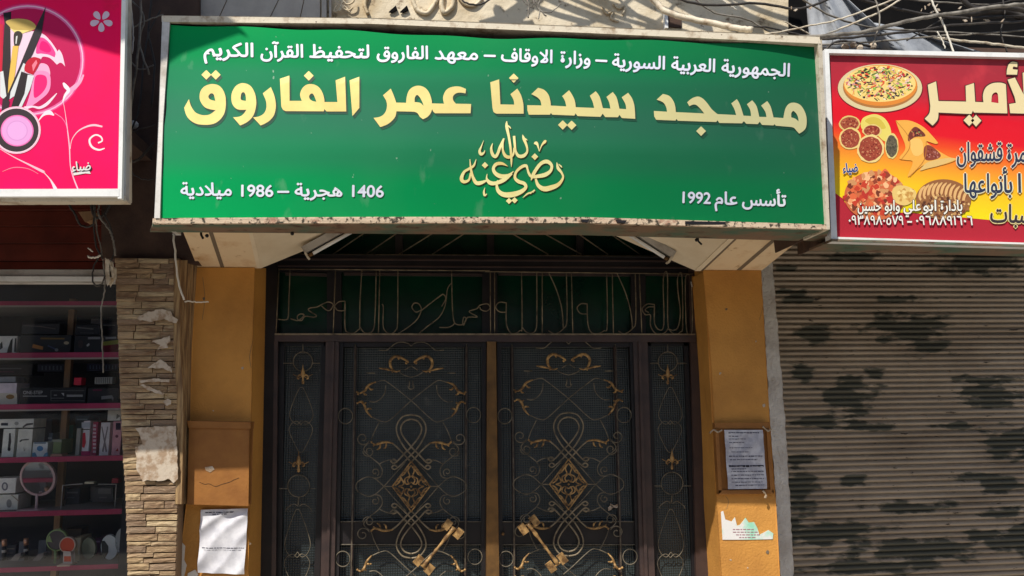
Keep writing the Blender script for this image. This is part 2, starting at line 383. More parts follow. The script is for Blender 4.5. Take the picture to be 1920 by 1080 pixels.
# buildings across the narrow street (behind the camera: they shade the street and are mirrored in the glass)
ob = thing('opposite_building', 'plain rendered house row across the narrow street, behind the viewer', 'building', (0, -4.2, 0))
g = MB(); g.box((-14, -10, 0), (14, -4.2, 3.6)); build('wall', g, M['opposite'], ob)
for i in range(7):
    w = MB(); x = -9 + i*3; w.box((x, -4.2, 1.6), (x+1.1, -4.16, 3.0)); fr_ = build('window', w, M['shopback'], ob)
    w = MB(); w.box((x-0.05, -4.2, 1.5), (x+1.15, -4.1, 1.6)); build('sill', w, M['concrete'], fr_)

# facade body
g = MB()
g.pp([(345, -260), (1478, -260), (1478, 60), (1480, 392), (345, 392)], 3.72, 0.25)
build('facade_wall', g, M['wall'], kind='structure')
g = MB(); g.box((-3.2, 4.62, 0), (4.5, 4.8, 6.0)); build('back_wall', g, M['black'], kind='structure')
g = MB(); g.pp([(190, -200), (372, -200), (372, 495), (190, 484)], 3.66, 0.3); build('dark_brown_wall', g, M['darkpanel'], kind='structure')  # dark brown wall in the gap between the pink and green signs

# left rendered panel of the wall over the sign, pilaster, plaster ornaments
up = thing('carved_wall_panel', 'cream carved plaster panel with arabesque reliefs above the green sign', 'wall panel', P(620, 0, 3.7))
g = MB(); g.pp([(357, -200), (600, -200), (600, 45), (357, 45)], 3.70, 0.03); build('plain_panel', g, M['wallgrey'], up, label='smooth grey rendered panel')
for x0, x1 in ((527, 500), (572, 560), (430, 405)):
    g = MB(); g.tube([P(x0, -10, 3.699), P(x1, 45, 3.699)], 0.0022, 4); build('crack', g, M['joint'], up)
for a, b in ((603, 612), (617, 621)):
    g = MB(); g.pp([(a, -200), (b, -200), (b, 45), (a, 45)], 3.685, 0.05); build('moulding', g, M['wallgrey'], up)
g = MB()
for pts in ([(628,-5),(640,5),(636,18),(626,22),(632,10)], [(640,-5),(650,8),(662,4),(664,-6)], [(636,22),(646,12),(656,24)], [(650,-4),(640,10),(652,20),(662,14)]):
    g.tube([P(x, y, 3.69) for x, y in cr(pts)], 0.005, 5)
build('arabesque', g, M['wall'], up, smooth=True)
def relief(pts, w, nm='scroll'):
    g = MB(); g.tube([P(x, y, 3.71) for x, y in cr(pts)], w, 6); build(nm, g, M['wall'], up, smooth=True)
relief([(770,-10),(782,18),(800,25),(812,12),(822,-6)], 0.012)
relief([(830,-10),(828,12),(834,24),(848,12),(850,-8)], 0.014)
relief([(860,-6),(872,8),(890,10),(905,-4)], 0.009)
relief([(690,-10),(684,8),(690,26)], 0.01)
relief([(1130,12),(1138,26),(1150,20),(1146,34),(1160,40)], 0.006)
relief([(1150,6),(1160,16),(1172,12),(1168,28)], 0.006)
for cx in (738, 759):
    g = MB(); g.prism([P(cx-9, 22, 3.705), P(cx+4, 10, 3.705), P(cx+7, 18, 3.705), P(cx-2, 23, 3.705)], (0, 0.01, 0)); build('hole', g, M['black'], up)
g = MB(); g.pp([(1253, 24), (1278, 30), (1278, 52), (1253, 50)], 3.712, 0.02); build('patch', g, M['darkpanel'], up)
g = MB(); g.pp([(1246, 20), (1252, 20), (1253, 52), (1247, 52)], 3.69, 0.03); build('trim', g, M['white_frame'], up)
g = MB(); g.pp([(1478, 8), (1512, 10), (1514, 70), (1478, 68)], 3.72, 0.02); build('opening', g, M['black'], up, label='black ragged opening at the end of the wall')

# ------------------------------------------------------------------ soffit, haunches
VP = ray(633, 1150).normalized()       # the direction in which the slabs run back to the wall
def fwd(p, Y): return p - VP * ((p.y - Y) / VP.y)
def slabpoly(px2, Yb, Yf, m, nm, par, th=0.03):
    a, b = [P(x, y, Yb) for x, y in px2]; g = MB(); g.prism([a, b, fwd(b, Yf), fwd(a, Yf)], (0, 0, th)); return build(nm, g, m, par, bevel=0.0015)
can = thing('stone_canopy', 'cream and travertine slab canopy over the mosque door, under the green sign', 'canopy', P(900, 440, 3.4))
YB = 3.735
slabpoly([(371, 502), (414, 502.3)], YB, 3.14, M['wood_soffit'], 'slab', can)
slabpoly([(414, 502.3), (421, 502.6)], YB-0.002, 3.14, M['joint'], 'joint', can, 0.04)
slabpoly([(421, 502.6), (482, 503)], YB, 3.14, M['wood_soffit'], 'slab', can)
slabpoly([(482, 503), (489, 503)], YB-0.002, 3.14, M['slab'], 'trim', can, 0.05)
slabpoly([(1303, 508), (1313, 508)], YB-0.002, 3.14, M['slab'], 'trim', can, 0.05)
slabpoly([(1313, 508), (1318, 508)], YB, 3.14, M['joint'], 'joint', can, 0.05)
slabpoly([(1318, 508), (1379, 508.3)], YB, 3.14, M['wood_soffit'], 'slab', can)
slabpoly([(1379, 508.3), (1387, 508.4)], YB-0.002, 3.14, M['joint'], 'joint', can, 0.04)
slabpoly([(1387, 508.4), (1426, 508.6)], YB, 3.14, M['wood_soffit'], 'slab', can)
slabpoly([(489, 503), (760, 392)], YB, 3.10, M['slab'], 'haunch_slab', can)
slabpoly([(1303, 507), (1040, 392)], YB, 3.10, M['slab'], 'haunch_slab', can)
# canopy body above (hidden in the dark behind the sign)
g = MB(); a = P(340, 380, 3.2); b = P(1500, 380, 3.2); g.box((a.x, 3.16, a.z + 0.12), (b.x, 3.72, a.z + 0.25)); build('canopy_core', g, M['darkpanel'], can)
for k, (cx, cy) in enumerate(((377, 440), (1309, 452))):
    g = MB(); q = fwd(P(cx, cy, 3.2), 3.2); g.tube([q + Vector((0, 0, 0.03)), q, q + Vector((0.012, -0.01, -0.018))], 0.005, 6); build('iron_stub', g, M['blackmetal'], can)

def tube_lamp(A, B, m, label):
    # A..B: photo line of the tube (end that is seen first); m=+1/-1 side of the body
    t = thing('fluorescent_lamp', label, 'lamp', P(A[0], A[1], 3.66), 'lamp battens under the canopy')
    dx, dy = B[0]-A[0], B[1]-A[1]; l = math.hypot(dx, dy); ux, uy = dx/l, dy/l; nx, ny = (uy, -ux) if m > 0 else (-uy, ux)
    q = lambda s, o: (A[0] + ux*s + nx*o, A[1] + uy*s + ny*o)
    g = MB(); g.pp([q(-3, 8), q(l, 8), q(l, 21), q(-3, 21)], 3.63, 0.05); build('housing', g, M['alu'], t, bevel=0.002)
    g = MB(); g.pp([q(1, 3), q(l, 3), q(l, 8), q(1, 8)], 3.655, 0.02); build('dark_gap_strip', g, M['blackmetal'], t)  # dark strip painted in for the shaded gap beside the tube
    g = MB(); g.pp([q(-4, -3), q(0, -3), q(0, 9), q(-4, 9)], 3.622, 0.045); build('end_cap', g, M['alucream'], t)
    g = MB(); g.tube([P(*q(0, 0), 3.64), P(*q(10, 0), 3.64)], 0.0095, 10); build('tube_end', g, M['brassbar'], t, smooth=True)
    g = MB(); g.tube([P(*q(10, 0), 3.64), P(*q(l, 0), 3.64)], 0.009, 10); build('tube', g, M['white_frame'], t, smooth=True)
tube_lamp((578, 480), (668, 430), 1, 'unlit fluorescent tube lamp slanting under the left side of the canopy')
tube_lamp((1254, 488), (1168, 433), -1, 'unlit fluorescent tube lamp slanting under the right side of the canopy')

# ------------------------------------------------------------------ pillars
def lerp_edge(tab, y):
    for (y0, x0), (y1, x1) in zip(tab, tab[1:]):
        if y <= y1 or (y1, x1) == tab[-1]: return x0 + (x1-x0)*(y-y0)/(y1-y0)
def column(name, tabL, tabR, Y, d, m, label, cat='pillar', parent=None, jag=0):
    ys = sorted(set([t[0] for t in tabL] + [t[0] for t in tabR])); g = MB()
    if jag: ys = sorted(set(ys + list(range(int(ys[0]), int(ys[-1]), 9))))
    pts = [P(lerp_edge(tabL, y) + rr(-jag, jag), y, Y) for y in ys] + [P(lerp_edge(tabR, y) + rr(-jag, jag), y, Y) for y in reversed(ys)]
    g.prism(pts, (0, d, 0)); o = build(name, g, m, parent, bevel=0.004)
    if not parent: tag(o, label, cat)
    return o
BOT = 1420
pl = thing('ochre_pillar', 'ochre painted pillar left of the mosque door, with a box and a creased notice', 'pillar', P(410, BOT, 3.72))
column('pillar_face', [(503, 371), (650, 360), (800, 356), (940, 350), (1080, 334), (BOT, 300)], [(503, 476), (1080, 466), (BOT, 460)], 3.72, 0.178, M['ochre'], '', parent=pl)
g = MB(); a0, a1, b0, b1 = P(475.5, 503, 3.724), P(459.5, BOT, 3.724), P(499, 503, 3.9), P(482, BOT, 3.9)
g.prism([a0, b0, b1, a1], (-0.03, 0, 0)); build('reveal', g, M['ochre'], pl)
prr = thing('ochre_pillar', 'ochre painted pillar right of the mosque door, beside the taupe shutter', 'pillar', P(1400, BOT, 3.72))
column('pillar_face', [(508, 1320), (700, 1334), (850, 1341), (950, 1343.5), (1080, 1352), (BOT, 1372)], [(508, 1426), (790, 1443), (950, 1455), (1080, 1462), (BOT, 1480)], 3.72, 0.178, M['ochre'], '', parent=prr)
g = MB(); a0, a1, am, b0, b1 = P(1320.5, 508, 3.724), P(1372, BOT, 3.724), P(1343, 950, 3.724), P(1302, 508, 3.9), P(1344, BOT, 3.9)
g.prism([b0, a0, am, a1, b1], (0.03, 0, 0)); build('reveal', g, M['ochre'], prr)
o = column('cement_jamb', [(400, 1418), (508, 1427), (790, 1444), (950, 1456), (1080, 1463), (BOT, 1481)], [(400, 1444), (508, 1450), (650, 1461), (790, 1472), (950, 1482), (1080, 1488), (BOT, 1506)], 4.02, 0.34, M['concrete'],
       'raw grey cement strip between the ochre pillar and the slatted shutter', 'wall edge', jag=1.2)
# stone clad pillar
sp = thing('stone_pillar', 'brown split-stone clad pillar between the shop window and the ochre pillar', 'pillar', P(280, BOT, 3.62))
eL = [(484, 216), (640, 222), (800, 228), (930, 236), (1080, 240), (BOT, 246)]; eR = [(478, 337), (560, 336), (740, 343), (800, 342), (930, 334), (1080, 330), (BOT, 322)]
g = MB(); ys = [484, 640, 800, 930, 1080, BOT]
g.prism([P(lerp_edge(eL, y)+1, y, 3.635) for y in ys] + [P(lerp_edge(eR, y)-1, y, 3.635) for y in reversed(ys)], (0, 0.3, 0)); build('core', g, M['mortar'], sp)
stone_meshes = []
for k in range(8):
    # a rough-faced block: outer rim and a lumpy 3x2 face
    vs = []; fs = []
    for j in range(3):
        for i in range(5):
            u, v = i/4, j/2; edge = i in (0, 4) or j in (0, 2)
            vs.append((u + (0 if i in (0, 4) else rr(-.06, .06)), rr(0.02, .16) if edge else rr(-.12, .1), v + (0 if j in (0, 2) else rr(-.12, .12))))
    for j in range(2):
        for i in range(4): a = j*5+i; fs.append((a, a+1, a+6, a+5))
    nb = len(vs); vs += [(0, 1, 0), (1, 1, 0), (1, 1, 1), (0, 1, 1)]
    fs += [(4, 3, 2, 1, 0, nb, nb+1), (10, 11, 12, 13, 14, nb+2, nb+3), (0, 5, 10, nb+3, nb), (14, 9, 4, nb+1, nb+2)]
    me = bpy.data.meshes.new('stone'); me.from_pydata(vs, [], fs); me.materials.append(M['stone']); me.update(); stone_meshes.append(me)
nst = 0; y = 485.0
while y < 1096:
    h = rr(8.5, 14.5); x0 = lerp_edge(eL, y); x1 = lerp_edge(eR, y); x = x0
    while x < x1 - 4 and nst < 300:
        w = rr(26, 74)
        if x + w > x1 - 16: w = x1 - x
        a = P(x + 0.4, y + h - 0.5, 3.62); b = P(x + w - 0.4, y + 0.3, 3.62)
        o = bpy.data.objects.new('stone', random.choice(stone_meshes)); C.objects.link(o); o.parent = sp
        pr_ = rr(-0.003, 0.003)
        o.location = Vector((a.x, 3.612 + pr_, a.z)) - WL[sp.name]; o.scale = (b.x - a.x, 0.018, b.z - a.z); o.rotation_euler = (rr(-.1, .1), rr(-.022, .022), rr(-.02, .02))
        nst += 1; x += w
    y += h
# right-hand return of the stone pillar with its vertical trims
for (xa, xb) in ((0.0, 0.22), (0.24, 0.4), (0.43, 0.62), (0.66, 0.8), (0.84, 1.0)):
    g = MB(); pts = []
    for yv, xl, xr in ((488, 337, 371), (650, 337, 360.5), (740, 343, 358), (800, 343, 356.5), (945, 340, 351)):
        pts.append((yv, xl, xr))
    front = []; 
    for yv, xl, xr in pts:
        A = P(xl, yv, 3.61); B = P(xr, yv, 3.722); front.append((A.lerp(B, xa), A.lerp(B, xb)))
    poly = [f[0] for f in front] + [f[1] for f in reversed(front)]
    g.prism(poly, (-0.02 - 0.01*rnd(), 0, 0)); build('side_strip', g, M['stripes'], sp, bevel=0.001)

# ------------------------------------------------------------------ mosque doorway frame
dw = thing('metal_door_frame', 'dark brown metal door frame with green glass transom and wrought calligraphy', 'door frame', P(905, BOT, 3.92))
def bar(name, px, Y, d, m, par, bev=0.003, label=None):
    g = MB(); g.pp(px, Y, d); return build(name, g, m, par, bevel=bev, label=label)
D = 3.90
bar('jamb', [(496, 430), (521, 430), (513, 1090), (508, BOT), (478, BOT), (485, 1090)], D, 0.08, M['blackmetal'], dw)
bar('jamb', [(1290, 430), (1308, 430), (1333, 1090), (1348, BOT), (1318, BOT), (1305, 1090)], D, 0.08, M['bronze'], dw)
bar('jamb_bead', [(514, 640), (521, 640), (514, BOT), (505, BOT)], D-0.012, 0.012, M['bronze'], dw)
bar('head', [(521, 478), (1290, 482), (1290, 511), (521, 507)], D, 0.08, M['blackmetal'], dw)
bar('head_bead', [(521, 484), (1290, 488), (1290, 491), (521, 487)], D-0.01, 0.01, M['bronze'], dw)
bar('head_bead', [(521, 497), (1290, 500.5), (1290, 503), (521, 499.5)], D-0.01, 0.01, M['bronze'], dw)
bar('transom_rail', [(515, 628), (1304, 628.5), (1305, 641), (515, 640)], D-0.012, 0.07, M['bronze'], dw)
bar('transom_bead', [(515, 625), (1304, 625.5), (1304, 628), (515, 628)], D-0.02, 0.03, M['rod'], dw, 0.001)
bar('post', [(612, 641), (636, 641), (627, 1090), (620, BOT), (588, BOT), (600, 1090)], D-0.005, 0.08, M['bronze'], dw)
bar('post', [(1188, 641), (1214, 641), (1228, 1090), (1240, BOT), (1212, BOT), (1200, 1090)], D-0.005, 0.08, M['bronze'], dw)
bar('post_bead', [(622, 641), (627, 641), (616, 1090), (606, BOT), (600, BOT), (611, 1090)], D-0.017, 0.012, M['bronze'], dw, 0.001)
bar('post_bead', [(1197, 641), (1202, 641), (1215, 1090), (1227, BOT), (1221, BOT), (1209, 1090)], D-0.017, 0.012, M['bronze'], dw, 0.001)
for i, (xa, xb) in enumerate(((521, 628), (640, 913), (927, 1190), (1206, 1290))):      # green transom glass
    bar('transom_pane', [(xa, 506), (xb, 508), (xb, 629), (xa, 629)], D+0.055, 0.01, M['greenglass'], dw, 0)
for xa, xb in ((614, 640), (905, 932), (1184, 1210)):
    bar('mullion', [(xa, 507), (xb, 509), (xb, 629), (xa, 629)], D+0.03, 0.03, M['blackmetal'], dw)
for xa, xb in ((535, 612), (645, 905), (935, 1183), (1211, 1288)):
    bar('pane_bead', [(xa, 511), (xb, 513), (xb, 518), (xa, 516)], D+0.04, 0.02, M['bronze'], dw, 0.001)
# upper light above the head bar
bar('upper_pane', [(499, 380), (1310, 380), (1310, 483), (499, 479)], D+0.12, 0.01, M['greenglass'], dw, 0)
for xa in (742, 914, 1082): bar('mullion', [(xa, 380), (xa+12, 380), (xa+12, 482), (xa, 482)], D+0.09, 0.03, M['blackmetal'], dw)
for x0, x1 in ((624, 690), (686, 752), (748, 820), (810, 880), (1028, 950), (1090, 1010), (1140, 1075), (1200, 1135)):
    g = MB(); g.tube([P(x0, 477, D+0.06), P(x1, 432, D+0.06)], 0.0035, 5); build('grille_rod', g, M['rod'], dw, smooth=True)
g = MB(); g.tube([P(500, 477, D+0.05), P(1300, 481, D+0.05)], 0.004, 5); build('grille_rod', g, M['rod'], dw, smooth=True)
bar('ceiling_back', [(480, 300), (1330, 300), (1330, 400), (480, 400)], D-0.05, 0.05, M['black'], dw, 0)
# side lights
def sidelight(xs, ox, cz, fin, label):
    (ta, tb, ba, bb) = xs
    bar('side_pane', [(ta, 640), (tb, 641), (bb, BOT), (ba, BOT)], D+0.04, 0.01, M['ribglass'], dw, 0)
sidelight((521, 612, 506, 590), 0, 0, 0, '')
sidelight((1214, 1290, 1240, 1318), 0, 0, 0, '')
for q in ([(521, 641), (534, 641), (523, BOT), (509, BOT)], [(603, 641), (612, 641), (590, BOT), (578, BOT)], [(521, 641), (612, 641), (612, 648), (521, 648)],
          [(1214, 641), (1220, 641), (1247, BOT), (1240, BOT)], [(1282, 641), (1290, 641), (1318, BOT), (1310, BOT)], [(1214, 641), (1290, 641), (1290, 648), (1214, 648)]):
    bar('side_bead', q, D+0.02, 0.025, M['blackmetal'], dw, 0.001)
# wrought calligraphy in the transom: traced rods in photo points
def tz(ox, oy, s): return lambda p: (ox + p[0]/s, oy + p[1]/s)
T3, T4 = tz(500, 500, 4.571), tz(910, 500, 4.571)
def rods(T, lst, Y=D-0.005, r=0.0030, nm='calligraphy_rod'):
    for pts in lst:
        g = MB(); g.tube([P(x, y, Y) for x, y in cr([(*T(p), *(p[2:])) for p in pts], n=5)], r, 5); build(nm, g, M['rod'], dw, smooth=True)
rods(T3, [[(100,20,1),(1910,35,1)], [(105,20,1),(80,580,1)], [(200,30),(190,300),(185,430),(160,455),(95,450)],
  [(205,445),(265,462),(300,440),(320,412),(290,405),(262,425),(270,455),(300,460),(330,425),(400,432),(425,418),(360,375),(370,355),(430,345),(480,320),(530,302),(570,325),(545,372),(510,370),(470,335)],
  [(590,35,1),(570,575,1)], [(580,335),(620,300),(672,295,1),(672,375,1),(610,375),(580,335)], [(672,300,1),(672,520),(700,565),(745,570),(785,540),(797,510),(800,300),(815,35)],
  [(797,510),(830,560),(875,570),(915,535),(930,400),(938,35)], [(970,35,1),(958,575,1)], [(990,320),(1000,350),(998,500),(1020,555),(1065,575),(1105,545),(1122,470),(1125,35)],
  [(1325,370),(1280,388),(1245,350),(1265,312),(1305,320),(1325,370),(1290,450),(1210,520),(1125,575)], [(1325,375),(1480,255),(1515,238),(1535,275),(1500,340)],
  [(1585,140),(1550,190),(1530,330),(1480,430),(1380,510),(1305,572)], [(1585,35),(1590,300),(1600,440),(1620,490),(1680,495),(1710,450),(1690,432),(1680,480),(1690,500),(1720,435),(1805,430),(1735,385),(1800,360),(1830,330),(1890,318),(1915,350),(1885,380),(1840,370),(1825,345)],
  [(1480,520),(1550,520),(1590,505),(1610,485)]])
rods(T4, [[(0,42,1),(1780,62,1)], [(42,40,1),(45,575,1)], [(80,45,1),(80,575,1)], [(180,310,1),(120,305),(88,345),(120,385),(178,390,1)], [(180,305,1),(180,480),(210,560),(255,572),(300,545),(315,510),(310,50)],
  [(315,515),(350,560),(400,570),(435,530),(442,400),(440,50)], [(488,50,1),(488,575,1)], [(545,55),(610,200),(655,360),(668,530,1)], [(695,55),(700,450),(670,530),(600,575),(540,550)], [(738,60,1),(750,575,1)],
  [(875,320,1),(820,318),(787,355),(815,400),(872,405,1)], [(872,320,1),(878,480),(905,560),(960,575),(1015,550),(1045,500),(1040,60)], [(1088,60,1),(1098,575,1)],
  [(1130,60),(1200,220),(1245,380),(1262,525,1)], [(1285,60),(1290,450),(1262,530),(1195,575),(1140,552)], [(1320,60,1),(1342,578,1)],
  [(1450,325,1),(1390,320),(1345,360),(1370,410),(1415,415),(1415,500),(1450,565),(1500,580),(1545,560),(1570,520)], [(1450,345),(1400,345),(1370,372),(1400,392)], [(1450,325,1),(1450,480),(1490,540),(1530,490),(1525,110),(1560,65),(1562,400),(1568,520)],
  [(1570,535),(1620,580),(1670,560),(1692,500),(1685,80),(1650,90),(1650,200),(1672,400),(1650,520),(1610,545),(1575,535)], [(1720,500),(1715,110),(1750,70)], [(1765,80),(1775,520),(1740,580),(1725,540),(1722,480)]])
g = MB(); 
for x in (1297, ): g.tube([P(1296, 528, D-0.01), P(1298, 538, D-0.01)], 0.004, 5)
build('grille_screw', g, M['alu'], dw)

# side light ornaments
def finial(cx, cy, s, par):
    """spear-shaped gilt finial with two scrolls and a bead"""
    g = MB(); pts = [(0,-22),(1,-16),(3,-10),(4.5,-4),(3,1),(1.5,4),(2,8),(3,11),(2,15)]
    c = [P(cx, cy + y*s, D-0.01) for x, y in pts]; r = [max(x, 0.3)*s/F*D*0.9 for x, y in pts]
    g.tube(c, r, 8)
    for m in (-1, 1):
        g.tube([P(cx + m*x*s, cy + y*s, D-0.008) for x, y in cr([(1,2),(5,-2),(9,0),(10,4),(7,5)])], [0.0045]*21, 5)
        g.tube([P(cx + m*x*s, cy + y*s, D-0.008) for x, y in ((4,3),(12,0),(18,-3))], 0.0018, 4)
    g.blob(P(cx, cy + 13*s, D-0.012), 0.0075*s)
    return build('finial', g, M['gold'], par, smooth=True)
def sideorn(cx1, cx2, hy, dxl, dxr, par):
    c1, c2 = (cx1, 678), (cx2, hy)
    for (cx, cy), r in ((c1, 18), (c2, 20.5)):
        g = MB(); g.tube([P(x, y, D) for x, y in ell(cx, cy, r, r*1.02, 24)], 0.0028, 5, closed=True); build('ring', g, M['rod_dim'], par, smooth=True)
        g = MB(); g.pp(ell(cx, cy, r-1, r-1, 24), D+0.025, 0.012); build('ring_plate', g, M['ribglass'], par)
    g = MB()
    for cx, cy, r in ((cx1, 681, 18), (cx2, hy+5, 20.5)):
        g.tube([P(cx-dxl, cy, D), P(cx-r, cy, D)], 0.0026, 5); g.tube([P(cx+r, cy, D), P(cx+dxr, cy, D)], 0.0026, 5)
    g.tube([P(cx1, 645, D), P(cx1, 660, D)], 0.0026, 5); g.tube([P(cx2, hy+21, D), P(cx2-1, hy+36, D)], 0.0035, 5)
    build('cross_rod', g, M['rod_dim'], par)
    finial(cx1, 705, 1.0, par); finial(cx2, hy-42, 1.05, par)
    def heart(x, y, w, h, up):
        k = -1 if up else 1
        for m in (-1, 1):
            q = [(0, 0), (m*w*.35, -h*.12*1), (m*w*.8, -h*.02), (m*w, h*.2), (m*w*.7, h*.55), (m*w*.2, h*.95), (0, h)]
            g = MB(); g.tube([P(x + a, y + b*k, D+0.004) for a, b in cr(q)], 0.0022, 5); build('heart_rod', g, M['rod_dim'], par, smooth=True)
    xm = (cx1 + cx2)/2
    heart(xm+1, 788, 22, 62, True); heart(xm, 796, 22, 52, False)
    heart(cx2-2, 1035, 24, 80, True); heart(cx2-3, 1046, 24, 60, False)
    for m in (-1, 1):
        g = MB(); g.tube([P(cx2 + a*m, b, D+0.004) for a, b in cr([(1, hy+38), (10, hy+34), (22, hy+42), (24, hy+48)])], 0.0025, 5); build('heart_rod', g, M['rod_dim'], par, smooth=True)
sideorn(568, 560, 911, 37, 32, dw)
sideorn(1252, 1260, 906, 33, 36, dw)

# ------------------------------------------------------------------ the two door leaves
def leaf(label, x0, x1, xb0, xb1, cx, side):
    """outer outline x0..x1 at the top and xb0..xb1 far below; cx = centre of the ornament; side=+1 handle on the right"""
    t = thing('door_leaf', label, 'door', P(cx, BOT, 3.93), 'mosque double door leaves')
    cy = 912 if side > 0 else 908
    def b(n, px, Y, d, m, bev=0.002): 
        g = MB(); g.pp(px, Y, d); return build(n, g, m, t, bevel=bev)
    b('pane', [(x0, 641), (x1, 641), (xb1, BOT), (xb0, BOT)], D+0.045, 0.01, M['ribglass'], 0)
    def xe(u, y):      # u 0..1 across the leaf at photo row y
        k = (y-641)/(BOT-641); a = x0+(xb0-x0)*k; c = x1+(xb1-x1)*k; return a+(c-a)*u
    def vb(u0, u1, n, Y, d, m, y0=641, y1=BOT): b(n, [(xe(u0, y0), y0), (xe(u1, y0), y0), (xe(u1, y1), y1), (xe(u0, y1), y1)], Y, d, m)
    vb(0, .028, 'stile', D+.004, .05, M['blackmetal']); vb(.972, 1, 'stile', D+.004, .05, M['blackmetal'])
    vb(0, 1, 'top_rail', D+.01, .04, M['blackmetal'], 641, 650)
    vb(0, 1, 'lock_rail', D+.022, .025, M['blackmetal'], 979, 1020)
    g = MB(); g.tube([P(xe(.03, 1021), 1021, D+.018), P(xe(.97, 1021), 1021, D+.018)], .003, 5); g.tube([P(xe(.03, 978), 978, D+.018), P(xe(.97, 978), 978, D+.018)], .003, 5)
    build('rail_bead', g, M['rod_dim'], t)
    for u in (.11, .865):
        vb(u-.008, u+.008, 'inner_bar', D+.016, .03, M['bronze'])
        g = MB(); g.tube([P(xe(u, 645), 645, D+.004), P(xe(u, BOT), BOT, D+.004)], .0028, 5); build('upright_rod', g, M['rod_dim'], t, smooth=True)
    # rings in the narrow strips
    for u, yy in ((.052, 780), (.915, 778), (.052, 1048), (.93, 1044)):
        g = MB(); g.tube([P(x, y, D+.002) for x, y in ell(xe(u, yy), yy, 13.5, 14.5, 22)], .0028, 5, closed=True); build('ring', g, M['rod_dim'], t, smooth=True)
    Z1 = lambda p: (p[0]/4.696-131.6, p[1]/4.696-282); Z2 = lambda p: (p[0]/3.857-130.4, p[1]/3.857-112)
    def sp_(cx_, cy_, r0, r1, a0, a1, n=16): return [(cx_ + (r0+(r1-r0)*i/n)*math.cos(math.radians(a0+(a1-a0)*i/n)), cy_ + (r0+(r1-r0)*i/n)*math.sin(math.radians(a0+(a1-a0)*i/n))) for i in range(n+1)]
    px_ = lambda a: (a[0]-771.6, a[1]-912)
    both = []          # drawn with left/right and up/down mirror
    both += [[Z1(p) for p in [(300,410),(370,390),(430,420),(618,568),(800,735),(870,752),(960,715)]]]
    both += [[Z1(p) for p in [(395,430),(385,500),(350,550),(300,580),(250,575)]]]
    both += [[px_(p) for p in [(771.6,777.4),(755,781.6),(744.3,798),(746.5,817),(759,838.7),(771.6,852.5),(785,866),(796,876),(803,880),(808,876),(803,872),(798,875)]]]
    both += [[px_(p) for p in [(771.6,785.5),(759,790),(752,802.5),(756,817),(771.6,837.6),(785,851),(797,864),(804,868),(810,864),(804,861),(799,864)]]]
    both += [[px_(p) for p in [(736,831),(748,841),(771,866)]]]
    both += [[px_(p) for p in [(712,791),(702,811),(696,828)]]]
    both += [sp_(681-771.6, 822-912, 13, 3, 20, 480)]
    both += [[(-78, -82), (-84, -78), (-89, -70), (-84, -62), (-72, -52), (-60, -42), (-54, -30), (-58, -18), (-70, -15)]]
    both += [sp_(692-771.6, 846-912, 11, 3, 180, -220), sp_(704-771.6, 885-912, 8, 2, 60, -330)]
    both += [[(-60, -42), (-48, -48), (-36, -50), (-30, -46), (-36, -43)]]
    both += [[(-51, 0), (-68, -15), (-83, -18), (-100, -9), (-104, 0)]]
    both += [[(-51, 0), (-30, -24), (-10, -46)]]
    both += [[Z1(p) for p in [(440,95),(480,65),(530,52),(590,65),(618,90)]], [Z1(p) for p in [(330,123),(400,125),(440,95)]], [Z1(p) for p in [(225,326),(300,326)]],
             [Z1(p) for p in [(515,318),(560,345),(618,362)]], [Z1(p) for p in [(560,300),(618,262)]], [Z1(p) for p in [(600,450),(605,390)]], [Z1(p) for p in [(590,440),(600,462),(618,468)]]]
    for ib, pts in enumerate(both):
        for my in (1, -1):
            for mx in (1, -1):
                q = [(cx + mx*x, cy + my*y) for x, y in cr(pts, n=4)]
                if min(y for x, y in q) > 1120: continue
                g = MB(); g.tube([P(x, y, D-.004 if mx > 0 else D+.001) for x, y in q], (.0042 if ib in (2, 3, 4) else .0029) + rr(-.0002, .0003), 6); build('scroll_rod', g, M['rod'] if ib in (2, 3, 4) else M['rod_dim'], t, smooth=True)
    # gilt leaves
    def acan(main, barbs, w=1.0):
        for my in (1, -1):
            for mx in (1, -1):
                if my < 0 and min(my*y for x, y in main) > 205: continue
                g = MB()
                for pts, r in [(main, .0062*w)] + [(b_, .0045*w) for b_ in barbs]:
                    c = cr(pts, n=4); n = len(c)
                    g.tube([P(cx + mx*x, cy + my*y, D-.012 + .006*math.sin(i*1.3)) for i, (x, y) in enumerate(c)], [r*(.35+.75*math.sin(math.pi*(i+.6)/(n+.2))) for i in range(n)], 6)
                e = main[-1]; g.blob(P(cx + mx*e[0], cy + my*e[1], D-.014), .006*w)
                build('gilt_leaf', g, M['gold'], t, smooth=True)
    z = lambda l: [Z1(p) for p in l]
    acan(z([(520,305),(475,312),(438,270),(435,215),(480,178),(540,195),(590,228),(575,238)]), [z([(335,282),(390,290),(450,305)]), z([(450,320),(465,300)]), z([(500,185),(510,205)])], 1.15)
    acan(z([(305,405),(245,430),(205,485),(150,510)]), [z([(235,440),(262,470),(282,468)]), z([(200,480),(205,510),(225,518)]), z([(160,505),(135,490)])])
    acan(z([(270,715),(228,665),(205,605),(175,578),(145,590)]), [z([(225,655),(240,640),(268,642)]), z([(205,600),(222,585)])])
    acan(z([(460,945),(410,935),(360,938),(300,955),(268,935)]), [z([(350,945),(340,985),(318,1000)]), z([(400,940),(395,975),(378,990)]), z([(300,955),(285,970)])], .95)
    # pierced gilt diamond
    dm = MB(); Yd = D-.014
    def dr(pts, r=.0042, cl=False): dm.tube([P(cx + x, cy + y, Yd) for x, y in pts], r, 6, closed=cl)
    dr([(-35, 0), (0, -47), (35, 0), (0, 47)], .0055, True); 
